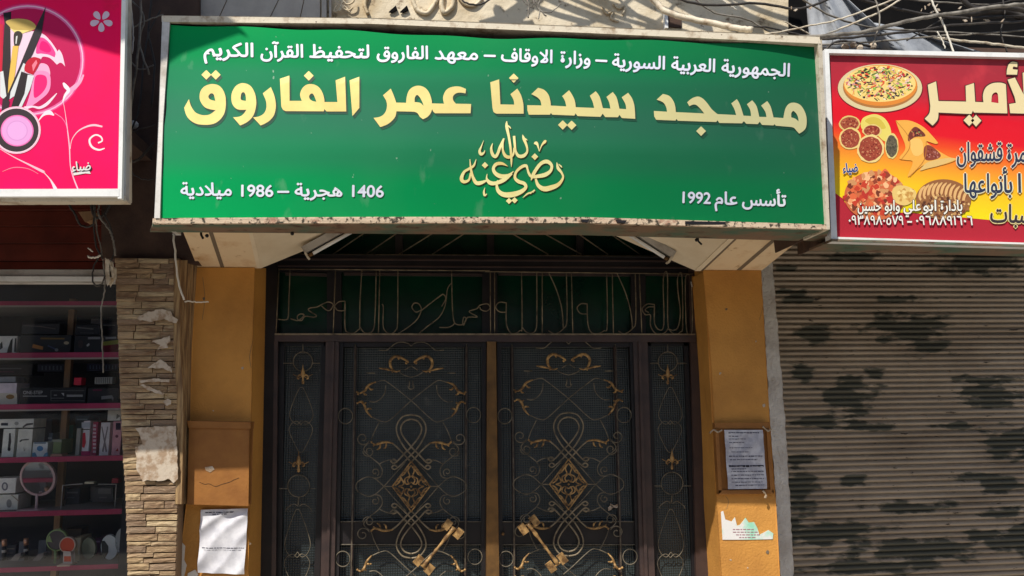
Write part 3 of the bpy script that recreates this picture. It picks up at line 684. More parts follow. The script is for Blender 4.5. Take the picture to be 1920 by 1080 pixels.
    for mx in (1, -1):
        for my in (1, -1):
            for c in ([(0,-40),(6,-30),(3,-20),(12,-14),(9,-4),(0,-8)], [(18,-20),(12,-24),(8,-32)], [(26,-8),(18,-12),(14,-4),(24,0)], [(9,-4),(18,-14),(20,-20)], [(0,-20),(7,-12),(3,-4)], [(4,-38),(10,-27),(16,-26)], [(30,-2),(22,-8),(20,-16)]):
                dr([(x*mx, y*my) for x, y in cr(c, n=3)], .0034)
    dm.blob(P(cx, cy, Yd-.002), .006)
    build('gilt_diamond', dm, M['gold'], t, smooth=True)
    g = MB(); g.tube([P(cx-52, cy, D), P(cx-35, cy, D)], .003, 5); g.tube([P(cx+35, cy, D), P(cx+52, cy, D)], .003, 5); build('diamond_stay', g, M['rod'], t)
    # key-shaped pull handle
    h = MB(); m = side
    A = (cx + m*80, cy + 78); B = (cx + m*22, cy + 150); Yh = D-.085
    if side < 0: A = (cx - 76, cy + 74); B = (cx - 20, cy + 150)
    ln = [(A[0]+(B[0]-A[0])*i/12, A[1]+(B[1]-A[1])*i/12) for i in range(13)]
    h.tube([P(x, y, Yh) for x, y in ln], [.012, .010, .008, .011, .008, .0065, .006, .0085, .006, .0075, .008, .012, .010], 8)
    dx, dy = (B[0]-A[0])/92, (B[1]-A[1])/92; nx, ny = -dy, dx
    hd = build('handle', h, M['gold'], t, smooth=True)
    for e, s_ in ((A, 1), (B, -1)):
        for o in (-1, 1):
            c = (e[0] + nx*13*o + dx*3*s_, e[1] + ny*13*o + dy*3*s_); g = MB()
            g.pp([(c[0]-nx*6-dx*9, c[1]-ny*6-dy*9), (c[0]+nx*6-dx*9, c[1]+ny*6-dy*9), (c[0]+nx*6+dx*9, c[1]+ny*6+dy*9), (c[0]-nx*6+dx*9, c[1]-ny*6+dy*9)], Yh-.008, .014)
            build('key_bit', g, M['gold'], hd, bevel=.002)
        g = MB(); g.tube([P(e[0]-nx*15, e[1]-ny*15, Yh), P(e[0]+nx*15, e[1]+ny*15, Yh)], .005, 6); g.tube([P(e[0], e[1], Yh), P(e[0], e[1], D)], .005, 6); build('handle_mount', g, M['gold'], hd, smooth=True)
    return t
l1 = leaf('left leaf of the dark glazed double door, its key-shaped gilt handle leaning right', 636, 912, 621, 909, 771, 1)
l2 = leaf('right leaf of the dark glazed double door, its key-shaped gilt handle leaning left', 932, 1188, 938, 1211, 1066, -1)
g = MB(); g.tube([P(943, 1001, D+.02), P(943, 1001, D-.01)], .008, 10); build('lock_cylinder', g, M['brassbar'], l2, smooth=True)
g = MB(); g.pp([(914, 641), (930, 641), (936, 1090), (940, BOT), (908, BOT), (911, 1090)], D-.02, .06); build('meeting_bar', g, M['brassbar'], l2, bevel=.006)
g = MB()
for q in ([(1140,952),(1146,946),(1150,950),(1146,956),(1141,958)], [(1144,944),(1152,948),(1160,944),(1164,948),(1156,953),(1146,950)]): g.pp(q, D+.03, .004)
build('paper_scrap', g, M['plaster'], l2)

# ------------------------------------------------------------------ taupe roller shutter at the right
sh = thing('roller_shutter', 'closed taupe roller shutter with dark camouflage-like sprayed patches, under the red food sign', 'shutter', P(1700, BOT, 4.34))
sx0, sx1 = P(1440, 700, 4.34).x, P(2030, 700, 4.34).x
z1, z0 = P(1700, 430, 4.34).z, P(1700, 1110, 4.34).z
ns = 66; pz = (z1 - z0) / ns; prof = []
for i in range(7):
    t = i/6; prof.append((-0.016*math.sin(math.pi*t)**0.7, t*0.80))
prof += [(0.006, 0.84), (0.008, 0.93), (0.003, 0.985)]
vs, fs = [], []
nseg = 14
for k in range(nseg+1):
    for (yy, tt) in prof: vs.append(((sx1-sx0)*k/nseg, yy + 0.0015*math.sin(k*2.1), tt*pz))
m_ = len(prof)
for k in range(nseg):
    for i in range(m_-1): fs.append((k*m_+i, (k+1)*m_+i, (k+1)*m_+i+1, k*m_+i+1))
slat = bpy.data.meshes.new('slat'); slat.from_pydata(vs, [], fs); slat.materials.append(M['shutter']); slat.polygons.foreach_set('use_smooth', [True]*len(fs)); slat.update()
for i in range(ns):
    o = bpy.data.objects.new('slat', slat); C.objects.link(o); o.parent = sh
    o.location = Vector((sx0 + rr(-.004, .004), 4.34 + rr(-.002, .002), z0 + i*pz)) - WL[sh.name]; o.rotation_euler = (rr(-.05, .05), rr(-.0012, .0012), 0)
g = MB(); g.box((sx0-.05, 4.37, z0-.3), (sx1+.1, 4.40, z1+.3)); build('backing', g, M['blackmetal'], sh)
g = MB(); g.box((sx0-.1, 4.2, z1), (sx1+.1, 4.5, z1+.32)); build('drum_box', g, M['black'], sh)
g = MB(); q = P(1500, 300, 3.3); g.box((P(1340, 300, 3.3).x, 3.2, q.z), (4.6, 4.6, q.z+.06)); o = build('sun_block_slab', g, M['darkpanel']); tag(o, 'added dark slab roofing the shutter recess, hidden behind the red food sign', 'slab')  # added sun blocker, out of view behind the red sign
g = MB(); q = P(150, 250, 3.3); g.box((-3.4, 3.14, q.z), (P(228, 250, 3.3).x, 4.5, q.z+.06)); o = build('sun_block_slab', g, M['darkpanel']); tag(o, 'added dark slab roofing the shop window recess, hidden behind the pink sign', 'slab')  # second added blocker, stops sun reaching the shop window
# shadowed side of the shop opening
g = MB(); a = P(1451, 508, 3.74); b = P(1489, 1080, 3.74)

# ------------------------------------------------------------------ maroon shutter, shop window at the left
ms = thing('rolled_shutter', 'maroon slatted shutter head above the cosmetics shop window', 'shutter', P(100, 520, 3.8))
ye = [352, 388, 396, 418, 426, 449, 457, 480, 488, 505]
for a, b in ((340, 366), (366, 395), (395, 425), (425, 457), (457, 490), (490, 507)):
    g = MB(); A0, B0 = P(-60, a+1, 3.80), P(230, a+1, 3.80); A1, B1 = P(-60, b-2.5, 3.775), P(230, b-2.5, 3.775)
    g.prism([A0, B0, B1, A1], (0, 0.03, 0)); build('slat', g, M['maroon'], ms, bevel=.003); A1, B1, A2, B2 = P(-60, b-2.5, 3.80), P(230, b-2.5, 3.80), P(-60, b+1.2, 3.80), P(230, b+1.2, 3.80); g = MB(); g.prism([A1, B1, B2, A2], (0, 0.02, 0)); build('groove', g, M['black'], ms)
g = MB(); g.pp([(-60, 507), (222, 507), (222, 528), (-60, 528)], 3.77, .06); build('bottom_rail', g, M['alu'], ms, bevel=.004)
g = MB(); g.pp([(-60, 518), (216, 519), (216, 527), (-60, 526)], 3.755, .02); build('rail_lip', g, M['white_frame'], ms, bevel=.002)
g = MB(); g.pp([(-60, 528), (246, 528), (246, BOT), (-60, BOT)], 3.84, .006); sg = build('shop_glass', g, M['pane']); tag(sg, 'clear glass pane of the cosmetics shop window left of the stone pillar', 'window pane')
g = MB(); g.box((-3.4, 4.42, 0), (P(250, 700, 4.42).x, 4.5, 3.2)); build('shop_back_wall', g, M['shopback'], kind='structure')
g = MB(); q = P(250, 700, 3.9).x + .004; g.box((q, 3.86, 0), (q+.05, 4.5, 3.0)); build('shop_side_wall', g, M['shopback'], kind='structure')
shf = thing('display_shelf_unit', 'shop display shelves with magenta front edges behind the glass', 'shelf', P(110, BOT, 4.13))
SY = 3.91
rows = [(565, 573), (661, 671), (757, 767), (856, 866), (957, 967), (1061, 1070)]
xw0, xw1 = -3.3, P(249, 700, 3.9).x
for a, b in rows:
    za, zb = P(100, a, SY).z, P(100, b, SY).z
    dz = lambda x: 0
    g = MB(); g.box((xw0, SY+.002, zb+.003), (xw1, 4.40, za-.002)); s_ = build('shelf', g, M['shelf'], shf)
    g = MB(); g.box((xw0, SY-.006, zb), (xw1, SY+.002, za)); build('shelf_edge', g, M['pinkedge'], s_, bevel=.0015)
    if a < 800:
        g = MB(); g.box((xw0, SY-.009, zb-.008), (xw1, SY+.004, zb)); build('shelf_lip', g, M['lipedge'], s_)
g = MB(); g.pp([(130, 560), (141, 560), (104, 1095), (93, 1095)], 4.09, .03); build('post', g, M['timber'], shf)
g = MB(); g.box((xw0, 4.38, 1.4), (xw1, 4.41, 3.0)); build('back_panel', g, M['shopback'], shf)

def k_(c): return min(1.35, .9/max(srgb(*c)[:3]))
def item(name, label, cat, x0, y0, x1, y1, col, Y=3.97, d=.12, decals=(), group=None, rough=.45, sides=None):
    """carton standing on a shelf; decals are printed areas as (points, colour)"""
    mid = P((x0+x1)/2, y1, Y); t = thing(name, label, cat, mid, group)
    g = MB(); A, B = P(x0, y1, Y), P(x1, y0, Y)
    g.box((A.x, Y, A.z), (B.x, Y+d, B.z)); build('carton', g, plain('carton_card', srgb(*col, k_(col)), rough, col2=srgb(*[int(c*.93) for c in col], k_(col)), ns=30), t, bevel=.0015)
    for i, dd in enumerate(decals):
        g = MB(); pts, dc = dd[0], dd[1]
        g.flat([pts], lambda x, y: P(x, y, Y - .0006*(1+i*.5))); build('print', g, ink(*dc), t)
    return t
R_ = lambda a, b, c, d: [(a, b), (c, b), (c, d), (a, d)]
item('carton', 'white carton with black dog-ear print, far left of the second shelf', 'box', -20, 630, 33, 662, (214, 212, 206), decals=[([(0,645),(4,640),(5,652),(0,656)], (30,30,32)), ([(14,656),(20,638),(24,634),(22,662),(13,662)], (34,34,36)), ([(28,634),(31,634),(30,660),(26,660)], (60,60,62))])
item('carton', 'black carton with an orange comb and gold print, second shelf left of the post', 'box', 35, 628, 134, 661, (26, 26, 30), decals=[([(62,645),(81,650),(80,656),(60,652)], (206,140,80)), ([(76,633),(121,634),(121,636.5),(76,636)], (140,110,60)), (ell(124.5,643,5,3,14), (196,180,150)), ([(90,647),(108,655),(107,657),(89,649)], (90,95,130)), (ell(106,656,3.5,3,10), (150,150,150))])
item('carton', 'black carton with pale dashes and a red corner, second shelf beside the stone pillar', 'box', 138, 629, 224, 661, (22, 22, 28), decals=[([(165,632),(188,632),(188,636),(165,636)], (150,150,155)), ([(198,632),(218,631),(218,635),(198,636)], (150,150,155)), ([(192,641),(222,637),(222,645),(193,648)], (140,140,60)), ([(193,648),(222,645),(222,661),(192,661)], (120,24,40)), ([(162,647),(167,643),(168,647),(164,650)], (190,190,190)), (ell(151,645,5,8,12), (70,58,60))])
item('carton', 'flat dark case lying on the gold-printed carton, under the top shelf', 'case', 40, 607, 112, 627, (40, 38, 42), Y=4.03, decals=[([(44,610),(75,611),(104,616),(104,617.5),(75,613),(44,611)], (110,100,98))])
item('carton', 'flat dark case with two pale lines, right of the post under the top shelf', 'case', 140, 609, 188, 628, (34, 34, 40), Y=4.03, decals=[([(145,613),(175,616),(175,618),(145,615)], (130,128,126)), ([(150,623),(176,624),(176,626),(150,625)], (100,98,98))])
item('folded_cloth', 'small pale folded cloth under the top shelf near the stone pillar', 'cloth', 170, 598, 192, 607, (120, 116, 122), Y=4.13, d=.06)
item('carton', 'lilac and white carton with a brown oval, far left of the third shelf', 'box', -20, 718, 32, 758, (205, 192, 200), decals=[(R_(-20,737,32,758), (216,206,190)), (ell(19,744,8,4.5,14), (150,110,60))])
o = item('carton', 'long black carton lettered ONE-STEP on the third shelf', 'box', 36, 726, 162, 758, (20, 20, 24), decals=[(R_(43,742,88,743.4), (190,188,186)), (R_(95,732,96,752), (120,120,120)), (R_(96,732,158,733), (110,110,110)), (R_(96,751,158,752), (110,110,110)), (R_(125,740,155,744), (170,168,166)), (R_(101,740,107,742), (150,150,150)), ([(115,737),(120,737),(120,743)], (200,200,200)), (R_(96,746,120,747), (140,140,140))])
g = MB(); text(g, 'ONE-STEP', (43, 739), (80, 739), 9, lambda x, y, k=0: P(x, y, 3.9685), off=.02, arabic=False); build('lettering', g, ink(215, 213, 210), o)
item('carton', 'black carton with a printed grey brush, right end of the third shelf', 'box', 163, 727, 224, 758, (24, 24, 30), decals=[([(190,743),(210,741),(213,746),(212,752),(209,747),(190,749)], (150,150,150)), (R_(174,730,191,733), (110,40,70))])
item('carton', 'small bright red carton on top of the long black carton', 'box', 138, 708, 153, 722, (225, 40, 70), d=.05)
item('hair_brush', 'grey ribbed brush lying above the printed-brush carton', 'brush', 177, 707, 211, 720, (150, 150, 146), d=.04, decals=[(R_(x, 708, x+1.2, 719), (90, 90, 88)) for x in range(181, 209, 4)])
item('plastic_bag', 'greyish clear plastic bag on the lilac carton at the far left', 'bag', -20, 706, 30, 717, (120, 122, 126), d=.08, Y=3.99)
item('carton', 'dark blue carton with vertical marks under the second shelf, left of the post', 'box', 70, 683, 120, 697, (30, 36, 60), Y=4.13, decals=[(R_(x, 686, x+2.5, 694), (96, 110, 130)) for x in range(78, 116, 7)])
item('carton', 'dark blue carton with vertical marks under the second shelf, right of the post', 'box', 162, 682, 222, 696, (28, 34, 66), Y=4.13, decals=[(R_(x, 685, x+2, 692), (86, 104, 140)) for x in range(168, 218, 6)])
item('carton', 'long white carton lying across two tall white cartons, far left of the fourth shelf', 'box', -20, 785, 64, 803, (216, 214, 206), decals=[(R_(2,793,15,798), (50,55,70)), ([(42,800),(50,794),(62,793),(62,796),(50,798),(44,802)], (90,90,92)), (ell(31,794,4,3.5,12), (170,170,165))])
item('carton', 'tall white carton with a printed black razor, first on the fourth shelf', 'box', 2, 804, 29, 857, (222, 222, 212), decals=[([(17,812),(20,812),(21,828),(18,846),(14,844),(16,826)], (60,60,64)), (ell(17,842,3,4,10), (28,30,40))])
item('carton', 'tall white carton with a thin curved print, second on the fourth shelf', 'box', 30, 804, 62, 857, (226, 224, 212), decals=[([(36,827),(40,824),(54,823),(54,825),(42,826),(38,829)], (80,80,76)), ([(44,838),(47,845),(45,846)], (170,165,150))])
item('soap_carton', 'white carton with blue flower on the fourth shelf, left of the post', 'box', 60, 829, 90, 857, (210, 214, 214), decals=[(ell(75,841,6,5,16), (90,150,200)), ([(60,850),(66,848),(70,857),(60,857)], (110,160,190)), ([(90,848),(84,850),(80,857),(90,857)], (110,160,190)), (R_(64,829,86,832), (120,140,160))])
item('jar_carton', 'dull green carton on a pinkish tray, against the post on the fourth shelf', 'box', 98, 824, 116, 851, (110, 126, 84), decals=[(R_(98,824,116,829), (150,155,140))])
item('tray', 'small pinkish tray under the dull green carton', 'tray', 94, 851, 116, 857, (190, 140, 120), d=.06)
item('carton', 'navy carton standing behind, left of the post on the fourth shelf', 'box', 66, 786, 98, 856, (38, 52, 84), Y=4.17, d=.08)
item('carton', 'teal green narrow carton right behind the post on the fourth shelf', 'box', 124, 797, 138, 856, (24, 84, 74), Y=4.13, d=.06)
item('carton', 'greyish narrow carton with faint print left of the white and red carton', 'box', 140, 803, 152, 857, (150, 148, 140), Y=4.03)
item('carton', 'white and red narrow carton with a red brush print on the fourth shelf', 'box', 152, 789, 170, 857, (226, 220, 224), decals=[(R_(153,804,169,806), (60,60,60)), ([(155,812),(160,811),(161,830),(158,840),(154,838)], (200,30,60)), (R_(152,846,170,857), (200,40,110)), (R_(153,792,169,802), (190,195,205))])
item('carton', 'dark magenta narrow carton with pale upright lettering on the fourth shelf', 'box', 170, 791, 184, 857, (150, 28, 74), decals=[(R_(174,796+i*7,180,800+i*7), (220,190,200)) for i in range(8)])
item('carton', 'white narrow carton with crossed grey tweezers printed on it', 'box', 185, 792, 207, 857, (220, 212, 214), decals=[([(190,800),(192,800),(201,846),(198,848)], (140,130,135)), ([(201,800),(203,800),(194,848),(191,846)], (140,130,135))])
item('carton', 'pale pink carton with a dark window at the right end of the fourth shelf', 'box', 208, 790, 229, 857, (208, 150, 160), decals=[(R_(217,793,226,806), (40,30,60)), (ell(219,818,3,3,10), (120,60,80)), ([(216,846),(221,840),(222,846)], (170,20,40))])
item('carton', 'white carton lying on top of the pink carton beside the stone pillar', 'box', 201, 769, 227, 789, (214, 212, 204), decals=[([(219,776),(226,780),(218,786)], (120,120,110))])
item('carton', 'white carton with a grey oval on top of the left stack, fifth shelf', 'box', -20, 896, 31, 926, (214, 212, 206), decals=[(ell(9,912,6,8,18), (120,120,130)), (ell(9,912,3,5,18), (214,212,206))])
item('carton', 'crumpled whitish carton at the bottom of the left stack, fifth shelf', 'box', -20, 927, 35, 957, (196, 194, 184), decals=[(ell(17,944,5,8,14), (140,140,140)), ([(22,927),(35,938),(35,941),(20,928)], (160,150,130))])
item('mascara', 'small red pack lying on the clear case, fifth shelf beside the pillar', 'box', 209, 897, 222, 906, (140, 24, 40), d=.04, Y=4.03)
item('label_card', 'small beige card lying on the clear case, fifth shelf', 'card', 158, 903, 176, 907.5, (190, 184, 160), d=.03, Y=4.)
item('carton', 'beige upright carton with a brown top behind the orange hand mirror', 'box', 134, 1008, 152, 1060, (186, 172, 140), Y=4.03, decals=[(R_(146,1012,149,1040), (210,205,190))])
item('carton', 'dark brown carton behind the orange hand mirror on the lowest shelf in view', 'box', 118, 991, 153, 1040, (78, 64, 52), Y=4.17, d=.08)
for (x0, y0, x1, y1, lb) in ((33, 1015, 50, 1052, 'grey backing card behind the middle lipstick on the lowest shelf'), (70, 1013, 88, 1046, 'grey backing card left of the green cat-ear mirror'), (-12, 1016, 6, 1052, 'grey backing card at the far left of the lowest shelf')):
    item('backing_card', lb, 'card', x0, y0, x1, y1, (96, 98, 104), Y=4.09, d=.01, group='grey cards on the lowest shelf')
item('carton', 'low dark carton behind the lipsticks, far left of the lowest shelf', 'box', 10, 1022, 30, 1054, (52, 50, 58), Y=4.12, decals=[(R_(13,1028,27,1030), (150,140,120)), (R_(13,1036,24,1038), (120,110,100))])
item('carton', 'plum carton between the oval mirror and the white round mirror', 'box', 176, 1008, 190, 1054, (92, 40, 74), Y=4.14, decals=[(R_(179,1014,187,1017), (190,150,180))])
item('carton', 'dark grey carton behind the white mirror, fifth shelf', 'box', 36, 920, 54, 956, (70, 72, 78), Y=4.12, decals=[(R_(39,926,51,929), (170,170,170)), (R_(39,934,48,936), (130,130,130))])
item('carton', 'slate carton with pale stripes inside the clear case row, fifth shelf', 'box', 122, 916, 150, 954, (58, 62, 72), Y=4.16, decals=[(R_(126,922,146,925), (150,150,156)), (R_(126,932,140,934), (110,116,126))])
item('carton', 'teal carton high behind the pink cartons on the fourth shelf', 'box', 140, 780, 168, 803, (50, 70, 90), Y=4.16, decals=[(R_(144,785,164,788), (130,150,170))])
item('carton', 'grey blue carton beside the soap carton on the fourth shelf', 'box', 88, 812, 99, 856, (96, 110, 124), Y=4.1, decals=[(R_(90,820,97,823), (190,196,200))])
item('carton', 'slim charcoal carton standing right of the long flat case, second shelf', 'box', 190, 604, 222, 628, (48, 46, 52), Y=4.12, decals=[(R_(194,609,216,611), (130,124,120)), (R_(194,616,208,618), (110,60,80))])
item('carton', 'wide charcoal carton under the second shelf at the far left', 'box', -20, 684, 62, 704, (44, 42, 54), Y=4.14, decals=[(R_(0,690,40,692), (120,120,130)), (R_(0,696,26,698), (110,70,96))])
# clear case: metal outline with dim contents
t = thing('clear_case', 'clear plastic case with pale metal edges on the fifth shelf, right of the post', 'case', P(168, 957, 3.98))
for pts in ([(114, 957), (118, 910), (155, 907)], [(184, 908), (218, 908), (215, 952)]):
    g = MB(); g.tube([P(x, y, 3.98) for x, y in pts], .0028, 5); build('edge', g, M['alu'], t)
g = MB(); g.pp(R_(172, 914, 212, 940), 4.03, .04); build('inner_box', g, plain('smoked_plastic', srgb(60, 58, 62), .3), t, bevel=.003)
g = MB(); g.flat([R_(184, 916, 208, 926)], lambda x, y: P(x, y, 4.0285)); g.flat([R_(186, 932, 200, 934)], lambda x, y: P(x, y, 4.0285)); build('print', g, ink(110, 108, 106), t)
def handmirror(label, cx, cy, rx, ry, colr, stem, base, glass='mirror', Y=3.97, ears=False, tilt=.12, rim=.12):
    t = thing('hand_mirror', label, 'mirror', P(stem[-1][0], stem[-1][1], Y))
    m = plain('mirror_frame_plastic', srgb(*colr), .35); g = MB(); n = 30
    c = P(cx, cy, Y); sx = rx/F*Y*1.02; sz = ry/F*Y*1.02
    def ringp(k, dy, a): return c + Vector((k*sx*math.cos(a), dy - tilt*k*sz*math.sin(a)*1.0, k*sz*math.sin(a)))
    for i in range(n):
        a0, a1 = 2*math.pi*i/n, 2*math.pi*(i+1)/n
        k0 = 1-rim
        vs = [ringp(k0, 0, a0), ringp(k0, 0, a1), ringp(1, .002, a1), ringp(1, .002, a0), ringp(1, .02, a0), ringp(1, .02, a1)]
        g.add(vs, [(0, 1, 2, 3), (3, 2, 5, 4)])
    g.add([ringp(1, .02, 2*math.pi*i/n) for i in range(n)], [tuple(range(n))])
    if ears:
        for ex, ey in ((112, 989), (93, 1003)): g.pp([(ex-7, ey+12), (ex, ey), (ex+5, ey+14)], Y, .012)
    build('frame', g, m, t)
    g = MB(); g.add([ringp(1-rim, .003, 2*math.pi*i/n) for i in range(n)], [tuple(range(n))]); build('glass', g, M[glass] if isinstance(glass, str) else glass, t)
    g = MB(); g.tube([P(x, y, Y+.01) for x, y in stem], .0065, 8); build('stem', g, m, t, smooth=True)
    g = MB(); b = P(base[0], base[1], Y); g.box((b.x-base[2], Y-.03, b.z), (b.x+base[2], Y+.05, b.z+.008)); build('base', g, m, t, bevel=.003)
    return t
handmirror('oval white-rimmed table mirror on a pink stem, fifth shelf', 70, 896, 28.5, 31, (222, 190, 192), [(69, 927), (69, 945), (67, 957)], (58, 958, .055), tilt=.3)
handmirror('pale green cat-ear mirror on a stem, lowest shelf in view', 106, 1013, 17, 18, (156, 180, 120), [(104, 1030), (104, 1045), (102, 1060)], (102, 1061, .03), glass=plain('dark_mirror', srgb(70, 62, 70), .15), ears=True)
t = handmirror('small round orange mirror with an orange and white stand, lowest shelf in view', 126, 1022, 13, 13.5, (236, 210, 190), [(126, 1035), (126, 1045)], (124, 1060, .03), glass=plain('orange_disc', srgb(232, 84, 44), .3), Y=3.93)
g = MB(); g.pp([(120, 1034), (133, 1034), (134, 1058), (119, 1058)], 3.93, .03); build('stand', g, ink(236, 222, 212), t, bevel=.003)
g = MB(); g.flat([R_(120, 1043, 133, 1053)], lambda x, y: P(x, y, 3.9285)); build('print', g, ink(238, 78, 34), t)
def dish(label, cx, cy, rx, ry, colr, dark):
    t = thing('round_mirror', label, 'mirror', P(cx, cy+ry, 4.03)); g = MB(); g.pp(ell(cx, cy, rx, ry, 30), 4.03, .02); build('disc', g, plain('pearl_mirror_disc', srgb(*colr), .2, spec=.7), t, bevel=.004)
    if dark:
        g = MB(); g.flat([dark], lambda x, y: P(x, y, 4.0285)); build('painted_reflection', g, ink(62, 66, 66, .2), t)  # dark area painted on as the mirror's reflection
dish('standing oval greenish mirror between the beige carton and the white round mirror', 166, 1028, 13, 20, (150, 156, 132), None)
dish('white round mirror half covered by a dark film standing in for its reflection, lowest shelf in view', 205, 1026, 16, 23, (222, 230, 232), [(190, 1014), (196, 1014), (203, 1024), (203, 1036), (196, 1048), (191, 1040)])  # the dark half is the painted-on reflection
dish('pale round mirror leaning at the right end of the lowest shelf in view', 230, 1015, 14, 25, (176, 182, 184), None)
for cx, y0, y1, lb in ((8, 1011, 1050, 'far left gold-capped lipstick on the lowest shelf'), (49, 1009, 1050, 'gold-capped lipstick in front of the middle grey card')):
    t = thing('lipstick', lb, 'lipstick', P(cx, y1, 4.01), 'lipsticks on the lowest shelf')
    g = MB(); g.tube([P(cx, y0, 4.01), P(cx, y0+13, 4.01)], .011, 10); build('cap', g, plain('rose_gold_cap', srgb(200, 150, 120), .3, metal=.6), t, smooth=True)
    g = MB(); g.tube([P(cx, y0+13, 4.01), P(cx, y1, 4.01)], .010, 10); build('tube', g, plain('black_tube', srgb(28, 26, 30), .3), t, smooth=True)
    g = MB(); g.tube([P(cx, y0+20, 4.009), P(cx, y0+25, 4.009)], .0108, 10); build('band', g, ink(190, 186, 176), t, smooth=True)
for cx, lb in ((30, 'pale folded brush pouch left of the middle lipstick'), (72, 'pale folded brush pouch right of the middle lipstick')):
    g = MB(); g.pp([(cx-8, 1050), (cx, 1040), (cx+8, 1038), (cx+10, 1042), (cx+2, 1050)], 3.96, .05); o = build('brush_pouch', g, plain('pouch_cloth', srgb(140, 132, 128), .8), bevel=.004); tag(o, lb, 'pouch', 'brush pouches on the lowest shelf')
g = MB(); g.blob(P(234, 1076, 3.95), (.03, .03, .03)); o = build('paper_ball', g, M['white_frame'], smooth=True); tag(o, 'crumpled white paper at the foot of the shop glass beside the stone pillar', 'paper')
g = MB(); g.tube([P(x, y, 3.87) for x, y in cr([(221, 540), (225, 700), (232, 860), (237, 930), (240, 1000), (240, 1090)])], .003, 5); o = build('glazing_seal', g, M['lipedge'], smooth=True); tag(o, 'pale sealing strip along the shop glass edge at the stone pillar', 'strip')

# ------------------------------------------------------------------ notices, boxes, torn paper on the pillars
def paper(name, label, px, Y, m, nx=30, ny=36, amp=.006, cat='notice', group=None):
    """creased sheet: bilinear patch between four photo corners, with diagonal folds"""
    a, b, c, d = [P(x, y, Y) for x, y in px]; g = MB(); ph = rr(0, 6)
    for j in range(ny+1):
        for i in range(nx+1):
            u, v = i/nx, j/ny; q = a.lerp(b, u).lerp(d.lerp(c, u), v)
            w = (abs(((u*1.0 + v*1.35 + .1*math.sin(v*6+ph))*1.9) % 1 - .5)*2)**1.6*.75 + .22*math.sin(u*7+v*10+ph) + .1*math.sin(u*19-v*5+ph)
            g.v.append(q - Vector((0, .004 + amp*(w+.2) + rr(0, .0001), 0)))
    for j in range(ny):
        for i in range(nx): k = j*(nx+1)+i; g.f.append((k, k+1, k+nx+2, k+nx+1)); g.m.append(0)
    t = thing(name, label, cat, (a+c)/2, group); build('sheet', g, m, t, smooth=True)
    return t, (lambda u, v, o=.0: a.lerp(b, u).lerp(d.lerp(c, u), v) - Vector((0, .006+amp*1.6+o, 0))), g, nx, ny
pm = mat('creased_white_paper', srgb(226, 226, 232), .35, srgb(200, 200, 208), 14, spec=.6, bump=.0008, bs=12)
pm2 = mat('weathered_notice_paper', srgb(206, 206, 214), .6, srgb(170, 170, 182), 20, bump=.003, bs=40)
def lines_on(t, g, nx, ny, rows, m):
    """print lines that follow the sheet: thin strips lifted half a millimetre off its surface"""
    b = MB()
    def s(u, v):
        i = min(int(u*nx), nx-1); j = min(int(v*ny), ny-1); fu, fv = u*nx-i, v*ny-j; k = j*(nx+1)+i
        return g.v[k].lerp(g.v[k+1], fu).lerp(g.v[k+nx+1].lerp(g.v[k+nx+2], fu), fv) - Vector((0, .0012, 0))
    for (v, u0, u1, h) in rows:
        u = u0
        while u < u1:
            w = rr(.03, .09); hh = h*rr(.6, 1.1); e = min(u+w, u1)
            b.add([s(u, v), s(e, v), s(e, v+hh), s(u, v+hh)], [(0, 1, 2, 3)]); u = e + rr(.008, .02)
    build('print', b, m, t)
t, f_, g, nx, ny = paper('notice', 'creased shiny white notice low on the left ochre pillar, half in sunlight', [(378, 955), (466, 953), (459, 1076), (372, 1073)], 3.715, pm, amp=.014)
lines_on(t, g, nx, ny, [(.04, .1, .7, .02), (.07, .25, .55, .015), (.60, .06, .96, .012), (.635, .1, .9, .006)], ink(70, 70, 86))
t, f_, g, nx, ny = paper('notice', 'wrinkled typed notice taped on the framed board of the right ochre pillar', [(1357, 806), (1429, 806), (1437, 916), (1364, 917)], 3.682, pm2, amp=.006)
lines_on(t, g, nx, ny, [(.04, .1, .9, .02), (.10, .1, .35, .015), (.15, .1, .55, .014), (.21, .1, .5, .012), (.30, .1, .7, .012), (.37, .15, .6, .012), (.44, .08, .95, .018), (.50, .1, .8, .014), (.60, .06, .96, .026), (.655, .12, .5, .016),
    (.70, .1, .95, .014), (.76, .1, .95, .016), (.82, .1, .95, .016), (.88, .1, .9, .012), (.93, .2, .95, .016)], ink(84, 84, 100))
lines_on(t, g, nx, ny, [(.60, .06, .96, .03)], ink(30, 30, 40))
g = MB(); g.pp([(356, 800), (468, 802), (464, 947), (353, 944)], 3.665, .056); bx = build('junction_box', g, M['boxpaint'], bevel=.004); tag(bx, 'brown painted box on the left ochre pillar above the creased notice', 'box')
g = MB(); g.pp([(352, 790), (470, 792), (469, 803), (354, 801)], 3.655, .06); o = build('box_lid', g, M['boxpaint'], bx, bevel=.004)
g = MB(); g.tube([P(x, y, 3.664) for x, y in cr([(374, 904), (384, 908), (392, 907), (404, 912), (416, 908), (430, 904), (438, 900), (448, 896)])], .0008, 4); build('scratch', g, M['blackmetal'], bx)
g = MB(); g.pp([(384, 876), (398, 874), (402, 880), (394, 886), (386, 882)], 3.663, .002); build('paint_chip', g, M['plaster'], bx)
bd = thing('notice_board', 'flat brown board with raised rim behind the typed notice on the right ochre pillar', 'board', P(1392, 925, 3.7))
g = MB(); g.pp([(1343, 798), (1440, 797), (1449, 922), (1349, 924)], 3.70, .022); build('board', g, M['boxpaint'], bd)
for q in ([(1341, 794), (1442, 792), (1442, 803), (1341, 803)], [(1341, 803), (1347, 803), (1354, 920), (1348, 926)], [(1437, 803), (1442, 803), (1451, 924), (1445, 920)], [(1348, 920), (1451, 918), (1451, 925), (1348, 927)]):
    g = MB(); g.pp(q, 3.688, .034); build('rim', g, M['boxpaint'], bd, bevel=.002)
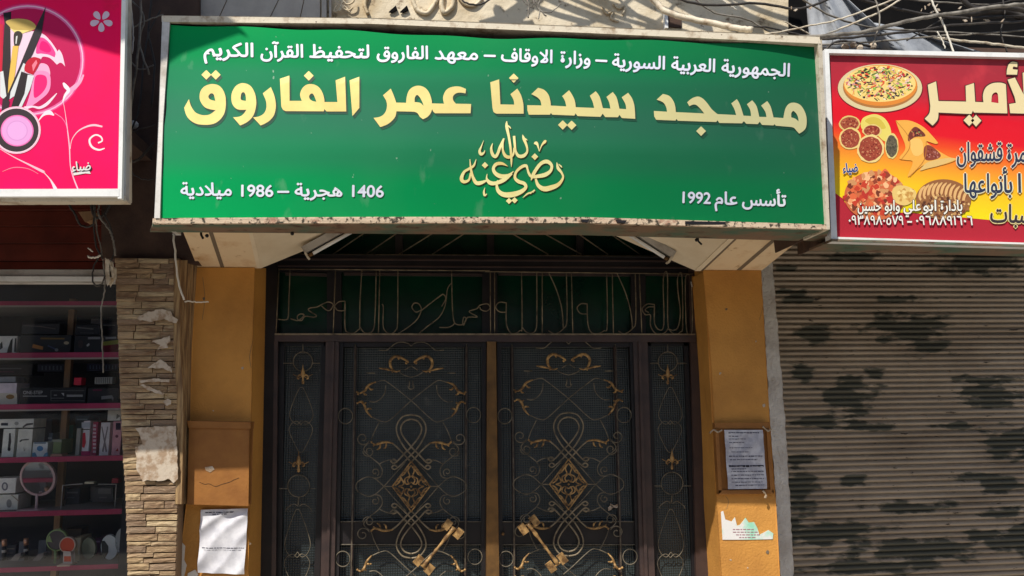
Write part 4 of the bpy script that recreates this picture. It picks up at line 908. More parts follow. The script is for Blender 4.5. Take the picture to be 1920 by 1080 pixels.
def torn(label, pts, Y, m=None, name='torn_paper', group='torn paper remnants'):
    g = MB(); n = len(pts); q = []
    for i in range(n):
        (x0, y0), (x1, y1) = pts[i], pts[(i+1) % n]; k = max(1, int(math.hypot(x1-x0, y1-y0)/4))
        for j in range(k): q.append((x0+(x1-x0)*j/k + rr(-1.1, 1.1), y0+(y1-y0)*j/k + rr(-1.1, 1.1)))
    g.pp(q, Y, .004); o = build(name, g, m or M['plaster']); tag(o, label, 'paper scrap', group); return o
SPY = 3.597
torn('broad torn paper scrap highest on the stone pillar', [(254,596),(275,586),(300,579),(318,584),(324,592),(334,600),(330,606),(306,599),(280,604),(262,600)], SPY)
torn('small torn scrap below the broad one on the stone pillar', [(285,640),(298,636),(318,630),(320,640),(312,646),(314,652),(296,656),(300,646)], SPY)
torn('peak-shaped torn scrap in the middle of the stone pillar', [(276,691),(290,680),(300,673),(310,680),(323,692),(322,698),(306,690),(290,690)], SPY)
torn('thin slanting scrap on the stone pillar', [(262,722),(268,720),(290,730),(310,738),(305,742),(280,732)], SPY)
torn('narrow level scrap above the slanting one on the stone pillar', [(262,714),(290,710),(318,711),(316,716),(290,716),(264,718)], SPY)
torn('small round scrap on the right edge of the stone pillar', [(305,754),(313,748),(321,750),(320,758),(312,762)], SPY)
torn('large square poster remnant on the stone pillar, left of the brown box', [(254,803),(290,800),(329,799),(331,830),(334,898),(325,905),(318,897),(300,902),(278,900),(268,903),(256,880),(254,838),(268,833),(262,815)], SPY)
t = thing('torn_notice', 'torn green and white paper remnant low on the right ochre pillar', 'paper scrap', P(1400, 1010, 3.715))
pts = [(1352,960),(1356,958),(1360,974),(1372,978),(1378,970),(1382,986),(1388,984),(1398,971),(1404,980),(1414,979),(1420,990),(1424,1003),(1432,999),(1441,994),(1450,1000),(1449,1011),(1400,1012),(1355,1012)]
g = MB(); g.pp(pts, 3.716, .003); build('sheet', g, mat('pale_poster_paper', srgb(226, 224, 222), .7, srgb(150, 214, 186), 5, (.5, .62)), t)
g = MB()
for yy, a, b in ((992, 1374, 1410), (997, 1374, 1418), (1002, 1380, 1420), (1007, 1386, 1416)):
    x = a
    while x < b: w = rr(3, 8); g.flat([R_(x, yy, x+w, yy+1.3)], lambda x_, y_: P(x_, y_, 3.7145)); x += w+1.5
build('print', g, ink(170, 120, 130), t)
random.seed(33)
for i, (x, y) in enumerate(((382, 560), (455, 690), (400, 770), (468, 1020), (1350, 700), (1418, 640), (1362, 580), (1432, 760), (1370, 1050), (1440, 1035), (1402, 1065))):
    g = MB(); r_ = rr(1.2, 3.2); n_ = 7; g.pp([(x + r_*rr(.5, 1.5)*math.cos(2*math.pi*k/n_), y + r_*rr(.5, 1.6)*math.sin(2*math.pi*k/n_)) for k in range(n_)], 3.7175, .003)
    build('paint_chip', g, M['plaster'] if i % 3 else M['joint'], pl if x < 900 else prr)
for pts in ([(1432, 520), (1428, 545), (1431, 570), (1424, 600)], [(380, 520), (384, 560), (379, 600)], [(1362, 955), (1366, 940), (1360, 930)], [(474, 640), (468, 668), (471, 690)]):
    g = MB(); g.tube([P(x, y, 3.7195) for x, y in cr(pts)], .0009, 4); build('hairline_crack', g, M['joint'], pl if pts[0][0] < 900 else prr)
# clear tape crumples and white paint smears
for pts, lb in (([(1331,812),(1338,806),(1346,810),(1354,806)], 'crumpled clear tape at the upper left corner of the typed notice'), ([(1430,800),(1440,808),(1446,804)], 'crumpled clear tape at the upper right corner of the typed notice'), ([(1430,920),(1436,928),(1434,934)], 'crumpled clear tape under the typed notice')):
    g = MB(); g.tube([P(x, y, 3.68) for x, y in cr(pts, n=4)], [rr(.003, .007) for _ in range(4*(len(pts)-1)+1)], 5); o = build('clear_tape', g, mat('cloudy_tape', srgb(170, 150, 124), .25, spec=.8)); tag(o, lb, 'tape', 'tape on the typed notice')
g = MB(); g.pp([(338,1028),(342,1018),(347,1024),(345,1050),(350,1060),(342,1092),(331,1092),(334,1060)], 3.7165, .003); g.pp([(352,1075),(366,1068),(372,1078),(360,1088),(350,1092)], 3.7165, .003)
o = build('white_paint_smear', g, mat('white_paint', srgb(228, 222, 210), .7)); tag(o, 'white paint smear at the foot of the left ochre pillar beside the stone', 'paint smear')

# ------------------------------------------------------------------ GREEN MOSQUE SIGN
qa, qb, qc, qd = P(318, 40, 2.995), P(1535, 80, 2.76), P(1551, 424, 2.875), P(299, 410, 2.945)
def gsurf(x, z):
    u = (x - qd.x)/(qc.x - qd.x); v = (z - qd.z)/(qa.z - qd.z)
    top = qa.y + (qb.y-qa.y)*u; bot = qd.y + (qc.y-qd.y)*u
    y = bot + (top-bot)*v
    uc, vc = min(max(u, 0), 1), min(max(v, 0), 1)
    edge = min(1, 6*uc)*min(1, 6*(1-uc))*min(1, 4*vc)*min(1, 4*(1-vc))
    return y - .045*4*uc*(1-uc)*min(1, 3*vc, 3*(1-vc)) + edge*(.003*math.sin(uc*23)*math.cos(vc*4+uc*6) + .002*math.sin(uc*41+vc*5))
gs = thing('mosque_sign', 'large green mosque name sign with gold Arabic lettering over the door', 'sign', (qa+qc)/2)
NX, NY = 96, 30; g = MB(); uv = []
TL, TR, BR, BL = (317, 44), (1533, 84), (1551, 423), (299, 410)
for j in range(NY+1):
    for i in range(NX+1):
        u, v = i/NX, j/NY
        tx, ty = TL[0]+(TR[0]-TL[0])*u, TL[1]+(TR[1]-TL[1])*u; bx_, by_ = BL[0]+(BR[0]-BL[0])*u, BL[1]+(BR[1]-BL[1])*u
        if j == 0: ty += 5*max(0, math.sin((u-.25)*7))**2*(1 if .25 < u < .75 else 0) + 1.5*math.sin(u*40) + 2.5
        if i == 0: tx += 3*math.sin(v*11)**2; bx_ += 3*math.sin(v*11)**2
        g.v.append(PS(tx+(bx_-tx)*v, ty+(by_-ty)*v, gsurf)); uv.append((u, 1-v))
for j in range(NY):
    for i in range(NX): k = j*(NX+1)+i; g.f.append((k, k+NX+1, k+NX+2, k+1)); g.m.append(0)
g.uv = uv
def banner_mat():
    m = bpy.data.materials.new('green_banner_print'); m.use_nodes = True; n = m.node_tree.nodes; L = m.node_tree.links; b = n['Principled BSDF']
    b.inputs['Roughness'].default_value = .7; b.inputs['Specular IOR Level'].default_value = .06
    tc = n.new('ShaderNodeTexCoord'); se = n.new('ShaderNodeSeparateXYZ'); L.new(tc.outputs['UV'], se.inputs[0])
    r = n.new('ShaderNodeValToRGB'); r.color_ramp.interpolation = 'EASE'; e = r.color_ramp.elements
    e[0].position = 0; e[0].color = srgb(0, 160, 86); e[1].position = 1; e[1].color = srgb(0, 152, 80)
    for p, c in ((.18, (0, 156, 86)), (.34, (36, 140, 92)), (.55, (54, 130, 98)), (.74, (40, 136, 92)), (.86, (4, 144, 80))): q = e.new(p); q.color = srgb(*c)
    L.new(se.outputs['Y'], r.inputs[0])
    g_ = n.new('ShaderNodeNewGeometry')
    def nz(s, st, d=4):
        v = n.new('ShaderNodeVectorMath'); v.operation = 'MULTIPLY'; v.inputs[1].default_value = st; L.new(g_.outputs['Position'], v.inputs[0])
        t = n.new('ShaderNodeTexNoise'); t.inputs['Scale'].default_value = s; t.inputs['Detail'].default_value = d; L.new(v.outputs[0], t.inputs['Vector']); return t.outputs[0]
    def mr(s, a, b_, c=0, d=1): t = n.new('ShaderNodeMapRange'); t.inputs[1].default_value = a; t.inputs[2].default_value = b_; t.inputs[3].default_value = c; t.inputs[4].default_value = d; L.new(s, t.inputs[0]); return t.outputs[0]
    def mx(f, a, c):
        x = n.new('ShaderNodeMix'); x.data_type = 'RGBA'; L.new(f, x.inputs[0]); L.new(a, x.inputs[6]); x.inputs[7].default_value = c; return x.outputs[2]
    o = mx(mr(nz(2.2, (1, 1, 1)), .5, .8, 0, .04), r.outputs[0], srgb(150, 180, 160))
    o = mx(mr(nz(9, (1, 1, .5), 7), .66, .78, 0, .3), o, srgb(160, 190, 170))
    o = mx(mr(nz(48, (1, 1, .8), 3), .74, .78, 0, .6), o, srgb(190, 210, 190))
    o = mx(mr(se.outputs['X'], .05, .95, .0, .6), o, srgb(24, 60, 52))     # darkened to the right: weaker sunlight there, put into the colour
    L.new(o, b.inputs['Base Color']); return m
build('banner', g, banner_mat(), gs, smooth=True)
SGN = lambda k=1.0: (lambda x, y, a=0: PS(x, y, gsurf, .0012 + .0003*k + .00012*a))
def outline_set(T, lst): return [[(*T(p), *(p[2:])) for p in pts] for pts in lst]
TA, TB, TC, TD, TF, TG = tz(330,115,6.75), tz(510,115,6.75), tz(690,115,6.75), tz(900,115,6.75), tz(1200,125,6.75), tz(1340,125,6.75)
title = []      # (outer, holes)
def addl(T, outer, holes=()): title.append(([ (*T(p), *(p[2:])) for p in outer], [[(*T(p), *(p[2:])) for p in h] for h in holes]))
addl(TA, [(163,478,1),(190,565),(240,640),(300,672),(360,682),(430,670),(502,618,1),(430,606),(360,577),(312,510),(298,450),(310,380),(350,325),(410,295),(470,287),(540,305),(590,355),(622,430),(630,500),(628,580),(610,660),(565,730),(500,780),(430,800),(350,803),(260,790),(180,745),(130,680),(103,588,1)],
     [[(410,440),(430,412),(455,405),(480,425),(498,500,1),(450,490),(418,470)]])
addl(TA, [(722,708,1),(800,700),(850,670),(892,613,1),(800,612),(745,585),(710,530),(700,460),(710,390),(750,320),(800,285),(850,275),(910,290),(960,330),(1000,410),(1015,500),(1012,570),(990,660),(950,725),(890,775),(812,812,1)],
     [[(820,440),(828,405),(850,390),(872,405),(884,450),(885,500,1),(845,495),(820,480)]])
addl(TA, [(975,708,1),(1040,700),(1100,670),(1135,620),(1145,560),(1135,490),(1098,405,1),(1200,325,1),(1240,420),(1260,510),(1262,590),(1240,680),(1190,745),(1130,785),(1070,812,1)])
addl(TB, [(100,220,1),(220,180,1),(222,500,1),(378,500,1),(360,450),(358,400),(385,340),(430,300),(490,287),(550,300),(600,335),(640,400),(660,470),(664,515,1),(828,515,1),(805,240,1),(925,195,1),(940,634,1),(690,634,1),(664,604,1),(655,632,1),(175,630,1),(140,612),(118,570,1)],
     [[(470,440),(488,412),(515,410),(538,445),(562,512,1),(510,500),(478,475)]])
addl(TB, [(982,240,1),(1105,195,1),(1105,590,1),(1018,692,1)])
addl(TC, [(70,715,1),(140,705),(195,675),(228,625),(240,560),(230,500),(190,430,1),(288,345,1),(325,430),(357,522,1),(482,525,1),(490,450),(515,375),(560,330),(625,308),(690,318),(740,350),(780,410),(805,490),(808,532,1),(962,536,1),(950,480),(955,430),(985,370),(1030,335),(1100,318),(1170,322),(1240,350,1),(1234,405,1),(1170,396),(1115,405),(1078,440),(1078,490),(1112,536,1),(1305,540,1),(1298,657,1),(850,657,1),(826,636),(812,605,1),(790,660),(750,705),(695,732,1),(655,700),(628,658),(590,640),(540,636,1),(360,632,1),(345,700),(300,755),(240,800),(155,832,1)],
     [[(590,515,1),(592,460),(620,425),(655,455),(690,520),(703,564,1),(660,525)]])
addl(TD, [(130,265,1),(242,228,1),(258,545,1),(432,548,1),(425,490),(385,415,1),(472,345,1),(520,430),(548,540),(552,662,1),(210,662,1),(174,642),(158,590,1)])
e = lambda l: [(p[0]+945, *p[1:]) for p in l]
addl(TD, [(598,555,1),(777,558,1),(765,500),(725,455),(650,415,1),(735,335,1),(810,360),(865,420),(890,500),(896,560,1),(1092,570,1),(1075,500),(1040,440,1),(1128,365,1),(1170,430),(1200,500),(1212,580,1)] + e([(500,590,1),(480,510),(445,435,1),(520,378,1),(570,450),(610,592,1),(705,598,1),(690,520),(655,450,1),(735,388,1),(785,460),(820,600,1),(905,605,1),(895,540),(848,455,1),(930,398,1),(980,470),(1010,570),(1020,727,1),(850,717,1),(820,677,1),(800,707,1),(640,705,1),(608,662,1),(580,702,1),(290,692,1),(264,658,1),(250,686,1)]) + [(915,675,1),(897,652,1),(885,675,1),(618,675,1),(600,620,1)])
e2 = lambda l: [(p[0]+945, *p[1:]) for p in l]
addl(TF, [(175,560,1),(342,570,1),(330,510),(290,450),(210,418,1),(290,345,1),(370,370),(420,430),(445,500),(453,575,1),(812,592,1),(770,540),(715,487),(670,480),(625,500,1),(597,450,1),(660,400),(730,378),(790,400),(850,460),(910,540),(980,600,1),(1217,612,1),(1195,540),(1155,465,1),(1225,410,1),(1265,480),(1310,620,1)] +
     e2([(460,625,1),(450,550),(408,475,1),(475,425,1),(530,500),(565,635,1),(656,637,1),(640,570),(588,492,1),(665,435,1),(710,510),(745,642,1),(870,650,1),(880,590),(900,520),(940,470),(1000,455),(1070,475),(1120,530),(1155,610),(1165,690),(1155,770),(1120,815),(1070,847,1),(1035,810),(1005,775),(960,762,1),(775,747,1),(757,728,1),(745,743,1),(600,737,1),(570,697,1),(545,727,1),(400,722,1),(370,690,1),(345,717,1),(60,712,1),(35,678,1),(20,700,1)]) + [(480,684,1),(461,660,1),(450,682,1),(205,672,1),(180,630,1)],
     [e2([(970,642,1),(970,590),(995,560),(1030,590),(1055,640),(1062,694,1),(1020,658)])])
dots = [(TA,383,170,62),(TA,503,170,62),(TB,465,182,62),(TD,427,212,60),(TD,1047,805,60),(TD,1160,808,60),(TF,773,815,62)]
calli = [[(655,15,10),(655,80,36),(680,200,30),(700,330,28),(712,480,26),(712,575,6)], [(660,60,8),(690,85,18),(707,108,4)],
 [(850,180,6),(865,230,34),(900,320,26),(905,390,26),(860,440,42),(800,440,40),(765,380,26),(752,280,30),(745,195,30)], [(870,220,8),(890,235,16),(910,250,4)],
 [(745,340,20),(735,420,26),(690,455,38),(640,440,40),(610,380,28),(605,300,22),(620,225,18)], [(615,225,10),(600,270,26),(570,340,34),(545,410,34),(515,450,38),(480,420,38),(465,350,28),(482,285,5)],
 [(372,250,3),(345,320,14),(322,380,30),(340,420,36),(375,400,20),(387,370,5)], [(990,290,12),(1015,285,44),(1035,310,24),(1055,385,8)], [(1055,385,8),(1085,310,16),(1125,265,36),(1142,262,16)],
 [(1270,520,6),(1285,590,36),(1330,650,26),(1345,710,26),(1290,790,44),(1200,830,60),(1110,845,60),(1040,800,42),(1010,720,24)], [(1290,540,6),(1318,565,18),(1335,585,4)],
 [(955,740,8),(975,680,38),(1020,600,40),(1080,530,42),(1150,510,48),(1205,555,36),(1195,620,36),(1130,670,50),(1040,690,44),(960,695,32),(925,650,28),(910,600,24),(890,560,36),(830,580,36),(770,640,30),(757,710,34),(800,755,44),(870,780,42),(888,830,38),(820,885,54),(720,915,66),(620,915,60),(552,870,46),(532,790,26),(545,740,14)],
 [(668,568,4),(600,535,34),(530,540,40),(492,590,36),(512,650,44),(580,690,54),(670,680,36),(740,628,6)], [(720,660,20),(620,735,48),(520,775,44),(450,770,50),(410,720,24),(415,660,5)],
 [(420,735,14),(340,770,44),(280,770,46),(240,700,34),(215,600,26),(203,480,8)], [(280,480,5),(250,560,26),(190,600,30),(130,640,32),(100,720,44),(130,758,40),(190,735,26),(212,650,20)],
 [(388,828,3),(375,880,22),(385,925,26),(412,905,6)], [(850,955,3),(910,905,20),(960,885,14),(1000,860,22)], [(925,890,5),(945,900,16),(965,882,14),(985,885,16)]]
TH = tz(850, 225, 6.545)
cdots = [(1000,450,42),(388,555,40),(683,993,38),(752,985,38)]
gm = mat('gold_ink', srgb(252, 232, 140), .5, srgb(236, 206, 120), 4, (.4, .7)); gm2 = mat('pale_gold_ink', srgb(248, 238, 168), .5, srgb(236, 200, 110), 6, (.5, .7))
def grade_x(m, a, b, c0):
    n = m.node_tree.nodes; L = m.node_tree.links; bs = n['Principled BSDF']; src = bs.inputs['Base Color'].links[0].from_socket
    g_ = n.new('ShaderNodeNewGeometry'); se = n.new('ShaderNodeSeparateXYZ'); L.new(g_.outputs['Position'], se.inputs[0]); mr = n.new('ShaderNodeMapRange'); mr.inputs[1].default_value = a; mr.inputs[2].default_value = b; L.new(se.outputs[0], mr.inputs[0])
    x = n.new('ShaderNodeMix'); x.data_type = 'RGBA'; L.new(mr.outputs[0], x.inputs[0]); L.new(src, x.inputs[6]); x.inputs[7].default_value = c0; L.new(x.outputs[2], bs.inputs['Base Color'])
grade_x(gm, -.4, 1.3, srgb(206, 202, 152))  # gold ink shifts to pale khaki from left to right
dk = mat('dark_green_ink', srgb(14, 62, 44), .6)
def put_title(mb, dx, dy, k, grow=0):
    mp0 = SGN(k)
    for outer, holes in title:
        rings = [cr(outer, True)] + [cr(h, True) for h in holes]
        mb.flat([[(x+dx, y+dy) for x, y in r] for r in rings], lambda x, y: mp0(x, y), lim=13)
    for T, x, y, r in dots:
        cx, cy = T((x, y)); r_ = r/6.75; mb.flat([[(cx+dx+a, cy+dy+b) for a, b in ((-r_,0),(-.15*r_,-.85*r_),(0,-.95*r_),(.15*r_,-.85*r_),(r_,0),(0,r_))]], lambda x, y: mp0(x, y))
def put_calli(mb, dx, dy, k, kk):
    for i, pts in enumerate(calli):
        mp0 = SGN(k + i*.12); add_ribbon(mb, [(TH(p)[0]+dx, TH(p)[1]+dy, p[2]/6.545) for p in pts], mp0, k=kk)
    for x, y, r in cdots: cx, cy = TH((x, y)); mb.flat([dia(cx+dx, cy+dy, r/6.545)], lambda x, y: SGN(k)(x, y))
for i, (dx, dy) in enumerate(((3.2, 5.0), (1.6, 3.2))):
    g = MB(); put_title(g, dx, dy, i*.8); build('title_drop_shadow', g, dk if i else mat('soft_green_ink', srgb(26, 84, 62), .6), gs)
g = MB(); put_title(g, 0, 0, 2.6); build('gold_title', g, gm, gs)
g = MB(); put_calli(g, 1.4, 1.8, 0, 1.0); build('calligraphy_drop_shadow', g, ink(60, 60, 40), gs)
g = MB(); put_calli(g, 0, 0, 4.0, 1.0); build('gold_calligraphy', g, gm2, gs)
wi = mat('white_ink', srgb(232, 236, 246), .5, srgb(214, 218, 238), 5)
def white(s, p0, p1, em, off=.022, ar=True):
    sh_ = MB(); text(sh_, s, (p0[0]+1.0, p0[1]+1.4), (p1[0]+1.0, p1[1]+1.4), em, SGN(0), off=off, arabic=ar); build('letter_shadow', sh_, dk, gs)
    g = MB(); text(g, s, p0, p1, em, SGN(1.5), off=off, arabic=ar); build('white_lettering', g, wi, gs)
white('الكريم', (382, 104.5), (477, 106.5), 36)
white('القرآن', (488, 107), (570, 107.5), 34)
white('لتحفيظ', (580, 107.5), (694, 108.5), 34)
white('الفاروق', (706, 109), (804, 110.5), 34)
white('معهد', (814, 111), (898, 112), 34)
white('–', (908, 113), (928, 113.5), 34)
white('الاوقاف', (939, 114), (1037, 118), 34)
white('وزارة', (1048, 119), (1108, 121), 34)
white('–', (1117, 122), (1137, 123), 34)
white('السورية', (1147, 125), (1248, 130), 34)
white('العربية', (1258, 130.5), (1342, 135), 34)
white('الجمهورية', (1352, 135.5), (1482, 143.5), 34)
white('ميلادية', (338, 366), (436, 366.5), 33)
white('1986', (446, 368), (513, 368.5), 31, .022, False)
white('–', (521, 368), (541, 368), 33)
white('هجرية', (552, 367.5), (643, 368), 33)
white('1406', (654, 368.5), (720, 369.5), 31, .022, False)
white('1992', (1274, 380), (1333, 382), 30, .022, False)
white('عام', (1340, 382.5), (1383, 384), 33)
white('تأسس', (1391, 384.5), (1474, 386.5), 33)
# sign box and frame
def rail(nm, px, Yf, d, m, par, bev=.002):
    g = MB(); n = len(px); pts = [P(x, y, yy) for (x, y), yy in zip(px, Yf)]; g.prism(pts, (0, d, 0)); return build(nm, g, m, par, bevel=bev)
rail('top_rail', [(304, 30), (700, 34), (1100, 50), (1536, 68), (1538, 81), (1100, 62), (700, 45), (304, 40)], [2.985, 2.92, 2.84, 2.745, 2.745, 2.84, 2.92, 2.985], .28, M['alucream'], gs)
rail('left_rail', [(305, 36), (318, 36), (306, 230), (300, 414), (290, 414), (297, 230)], [2.985, 2.985, 2.965, 2.935, 2.935, 2.965], .24, M['alu'], gs)
rail('right_rail', [(1534, 78), (1541, 74), (1556, 430), (1550, 430)], [2.745, 2.745, 2.863, 2.863], .2, M['alucream'], gs)
rail('bottom_rail', [(286, 409), (700, 406.5), (1100, 407), (1553, 421), (1556, 430), (1100, 418), (700, 418), (286, 419)], [2.928, 2.908, 2.885, 2.863, 2.863, 2.885, 2.908, 2.928], .02, M['peel'], gs, .001)
# underside board and back of the box
A, Bq = P(288, 419, 2.932), P(1556, 429.5, 2.866); A2, B2 = P(338, 437, 3.13), P(1502, 449, 3.15)
A2.z = A.z + .012; B2.z = Bq.z + .012
g = MB(); m1 = P(700, 418, 2.911); m2 = P(1100, 418.5, 2.888)
g.prism([A, m1, m2, Bq, Vector((B2.x+.11, B2.y, B2.z)), Vector((m2.x, 3.14, m2.z+.01)), Vector((m1.x, 3.14, m1.z+.01)), Vector((A2.x-.12, A2.y, A2.z))], (0, 0, .012)); build('underside_board', g, M['underboard'], gs)
g = MB(); g.pp([(312, 40), (1532, 80), (1546, 418), (300, 408)], 3.1, .03); build('back_board', g, M['darkpanel'], gs)
g = MB(); g.pp([(318, 38), (1532, 78), (1534, 100), (316, 62)], 3.0, .02); build('inner_board', g, M['black'], gs)
g = MB(); a, b = P(1538, 78, 2.77), P(1554, 428, 2.88); a2, b2 = a + Vector((0, .62, 0)), b + Vector((0, .5, 0)); g.prism([a, b, b2, a2], (.006, 0, 0)); build('side_board', g, M['darkpanel'], gs)  # side added and run far back to stop sun leaking past the sign
for q in ([(1285, 414.5), (1360, 416), (1360, 421), (1285, 420)], [(1090, 411), (1105, 411), (1102, 417), (1092, 416)], [(1155, 412), (1175, 413), (1172, 418), (1158, 417)]):
    rail('bare_patch', q, [2.872]*4, .01, M['blackmetal'], gs, 0)
for (x, y) in ((388, 442), (548, 438), (1306, 450)):
    g = MB(); q = P(x, y, 3.1); g.blob(q, .008); build('bolt', g, M['blackmetal'], gs)

# ------------------------------------------------------------------ PINK COSMETICS SIGN
ps = thing('cosmetics_sign', 'bright pink shop sign with makeup brushes and a compact, cropped at the left edge', 'sign', P(120, 200, 2.95))
PY = 2.95
lay = [0]; LY = .00004
def pk(px, col, nm='print', par=ps, Y=PY, k=None, rough=.45):
    lay[0] += 1; g = MB(); off = LY*lay[0] if k is None else k; g.flat([px], lambda x, y: P(x, y, Y-off)); return build(nm, g, ink(*col, rough) if isinstance(col, tuple) else col, par)
def pks(pts, col, Y=PY, par=ps, nm='print'):
    lay[0] += 1; g = MB(); off = LY*lay[0]; add_ribbon(g, pts, lambda x, y: P(x, y, Y-off)); return build(nm, g, ink(*col), par)
g = MB(); g.pp([(-900, -160), (231, -160), (229, -20), (222, 358), (-900, 361)], PY, .02)
build('banner', g, mat('hot_pink_print', srgb(255, 0, 96), .55, srgb(250, 0, 80), 2, (.4, .7), col3=srgb(226, 20, 70), ns3=5, thr3=(.6, .75), spec=.12), ps)
for rx, c in ((110, (236, 0, 96)), (107, (240, 80, 150)), (104.5, (250, 190, 220)), (102, (236, 110, 170)), (99, (200, 0, 86))):
    pk(ell(52, 113, rx, rx*.985, 48), c)
Z7, Z8 = tz(0, 0, 7.7125), tz(0, 140, 4.596)
def zz(T, l, closed=True): return cr([(*T(p), *(p[2:])) for p in l], closed)
pk(zz(Z7, [(150,430),(300,460),(480,450),(620,490),(720,580),(800,690),(832,745,1),(852,712,1),(900,790),(942,962,1),(900,915),(865,905,1),(822,935,1),(760,870),(700,830),(620,820),(590,860,1),(540,1000),(400,1200),(200,1300),(120,1000)]), (250, 214, 232))
pk(zz(Z7, [(560,560),(640,555),(730,640),(800,760),(790,830,1),(700,790),(600,775),(520,760)]), (255, 70, 150)); pk(zz(Z7, [(600,600),(680,620),(740,720),(700,760),(620,740),(570,700)]), (250, 0, 120))
pk(zz(Z7, [(560,950),(620,915),(700,960),(720,1100),(600,1200),(500,1150)]), (252, 180, 214))
pk(zz(Z8, [(290,-20),(415,-20),(436,80),(410,160),(330,230),(270,270),(212,298,1),(235,240),(270,120)]), (252, 150, 200)); pk(zz(Z8, [(310,10),(390,10),(405,80),(370,150),(300,200),(290,120)]), (252, 30, 120))
pks([(Z8(p)[0], Z8(p)[1], p[2]/4.6) for p in [(210,290,30),(280,275,16),(340,285,22),(400,255,26),(450,205,18),(490,160,6)]], (250, 220, 236))
pks([(Z8(p)[0], Z8(p)[1], p[2]/4.6) for p in [(720,0,14),(690,60,26),(640,110,40),(580,160,34),(545,235,10)]], (250, 170, 208)); pks([(Z8(p)[0], Z8(p)[1], p[2]/4.6) for p in [(545,70,14),(565,100,34),(590,135,30),(560,180,20),(540,235,8)]], (255, 240, 246))
pks([(Z8(p)[0], Z8(p)[1], p[2]/4.6) for p in [(330,400,6),(370,350,18),(420,325,40),(465,350,10)]], (255, 230, 240))
pks([(Z8(p)[0], Z8(p)[1], p[2]/4.6) for p in [(545,235,5),(562,330,5),(578,450,8),(598,620,10),(606,780,8),(630,880,10),(672,988,12)]], (255, 190, 214))
pks([(Z8(p)[0], Z8(p)[1], p[2]/4.6) for p in [(470,330,8),(530,370,5),(565,420,5),(580,480,4)]], (255, 130, 180))
pks([(Z8(p)[0], Z8(p)[1], p[2]/4.6) for p in [(605,640,5),(620,560,6),(670,490,9),(740,450,14),(810,435,18),(882,448,14)]], (255, 200, 216))
pks([(Z8(p)[0], Z8(p)[1], p[2]/4.6) for p in [(845,588,14),(880,570,12),(868,535,14),(820,520,14),(772,560,16),(790,620,18),(850,648,16),(902,634,8)]], (255, 232, 236))
pks([(Z8(p)[0], Z8(p)[1], p[2]/4.6) for p in [(20,835,4),(120,800,8),(240,810,6),(330,855,4)]], (255, 130, 160)); pks([(Z8(p)[0], Z8(p)[1], p[2]/4.6) for p in [(0,640,6),(120,710,8),(250,775,14),(370,835,22),(385,840,6)]], (255, 190, 210))
pks([(Z8(p)[0], Z8(p)[1], p[2]/4.6) for p in [(380,845,6),(430,900,10),(460,950,22),(480,992,34)]], (255, 214, 224))
def poly(l, c): pk(l, c)
poly([(-6,44),(6,46),(5,135),(-6,140)], (205, 30, 60))
poly([(6,24),(21,22),(20,48),(9,49)], (34, 26, 34)); poly([(8,46),(19,46),(20,120),(16,175),(6,190),(4,130)], (52, 44, 46))
poly(cr([(11,40),(30,35),(55,38),(68,50),(58,58),(36,63),(27,60),(18,50)], True), (206, 176, 96)); poly([(18,52),(26,56),(55,57),(40,64),(30,64)], (246, 226, 140))
poly(cr([(26,64),(34,58),(42,64),(38,80),(34,87),(27,87)], True), (58, 52, 46)); poly([(30,68),(33,67),(31,82),(29,82)], (230, 230, 226)); poly([(24,86),(35,86),(28,140),(20,178),(14,190),(16,150)], (240, 196, 92))
poly([(86,12),(78,62),(62,100),(24,172),(14,192),(10,186),(30,140),(62,62)], (50, 42, 48)); poly([(44,118),(50,122),(27,180),(18,186),(20,172)], (225, 228, 228)); poly([(0,135),(6,133),(12,180),(6,186),(0,180)], (225, 228, 228))
poly(cr([(46,132),(50,116),(62,107),(76,110,1),(72,124),(62,140,1)], True), (200, 20, 50)); poly([(60,122),(68,112),(70,118),(62,134)], (240, 130, 150))
poly([(40,134),(63,142),(56,165),(38,206),(18,212),(24,190)], (48, 40, 42)); poly([(52,140),(64,142),(56,168),(38,206),(32,206),(46,176)], (224, 228, 230)); poly([(5,184),(18,190),(14,215),(2,214)], (60, 44, 52))
for rx, c in ((45.5, (255, 190, 214)), (43, (255, 222, 232)), (41.5, (62, 52, 56))): pk(ell(31, 244, rx, rx*.98, 40), c)
for rx, c in ((31, (246, 120, 190)), (28.5, (236, 168, 226)), (20, (226, 156, 218)), (18, (238, 176, 232))): pk(ell(32, 245, rx, rx*.95, 36), c)
for k in range(5):
    a = math.radians(90 + 72*k); cx, cy = 190 + 13*math.cos(a), 39 + 12*math.sin(a)
    q = []
    for i in range(16):
        t_ = 2*math.pi*i/16; lx, ly = 8.8*math.cos(t_), 5.6*math.sin(t_)*(1+.35*math.cos(t_)); q.append((cx + lx*math.cos(a) - ly*math.sin(a), cy + lx*math.sin(a) + ly*math.cos(a)))
    pk(q, (226, 200, 222))
lay[0] += 1; o_ = LY*lay[0]; g = MB(); text(g, 'ضياء', (136, 322), (172, 319), 24, lambda x, y, a=0: P(x+1, y+1, PY-o_-.00005*a), off=.03); build('letter_shadow', g, ink(50, 40, 50), ps)
lay[0] += 1; o2 = LY*lay[0]+.0004; g = MB(); text(g, 'ضياء', (135, 321), (171, 318), 24, lambda x, y, a=0: P(x, y, PY-o2-.00005*a), off=.02); g.flat([[(137,324),(168,321),(170,326),(160,325),(138,329)]], lambda x, y: P(x, y, PY-o2)); build('signature', g, ink(226, 226, 222), ps)
rail('side_rail', [(229, -160), (236, -160), (236, 0), (228, 372), (221, 372), (228, 0)], [PY-.032]*6, .05, M['white_frame'], ps)
rail('bottom_rail', [(-900, 357), (223, 354), (223, 368), (-900, 370)], [PY-.033]*4, .05, M['white_frame'], ps)
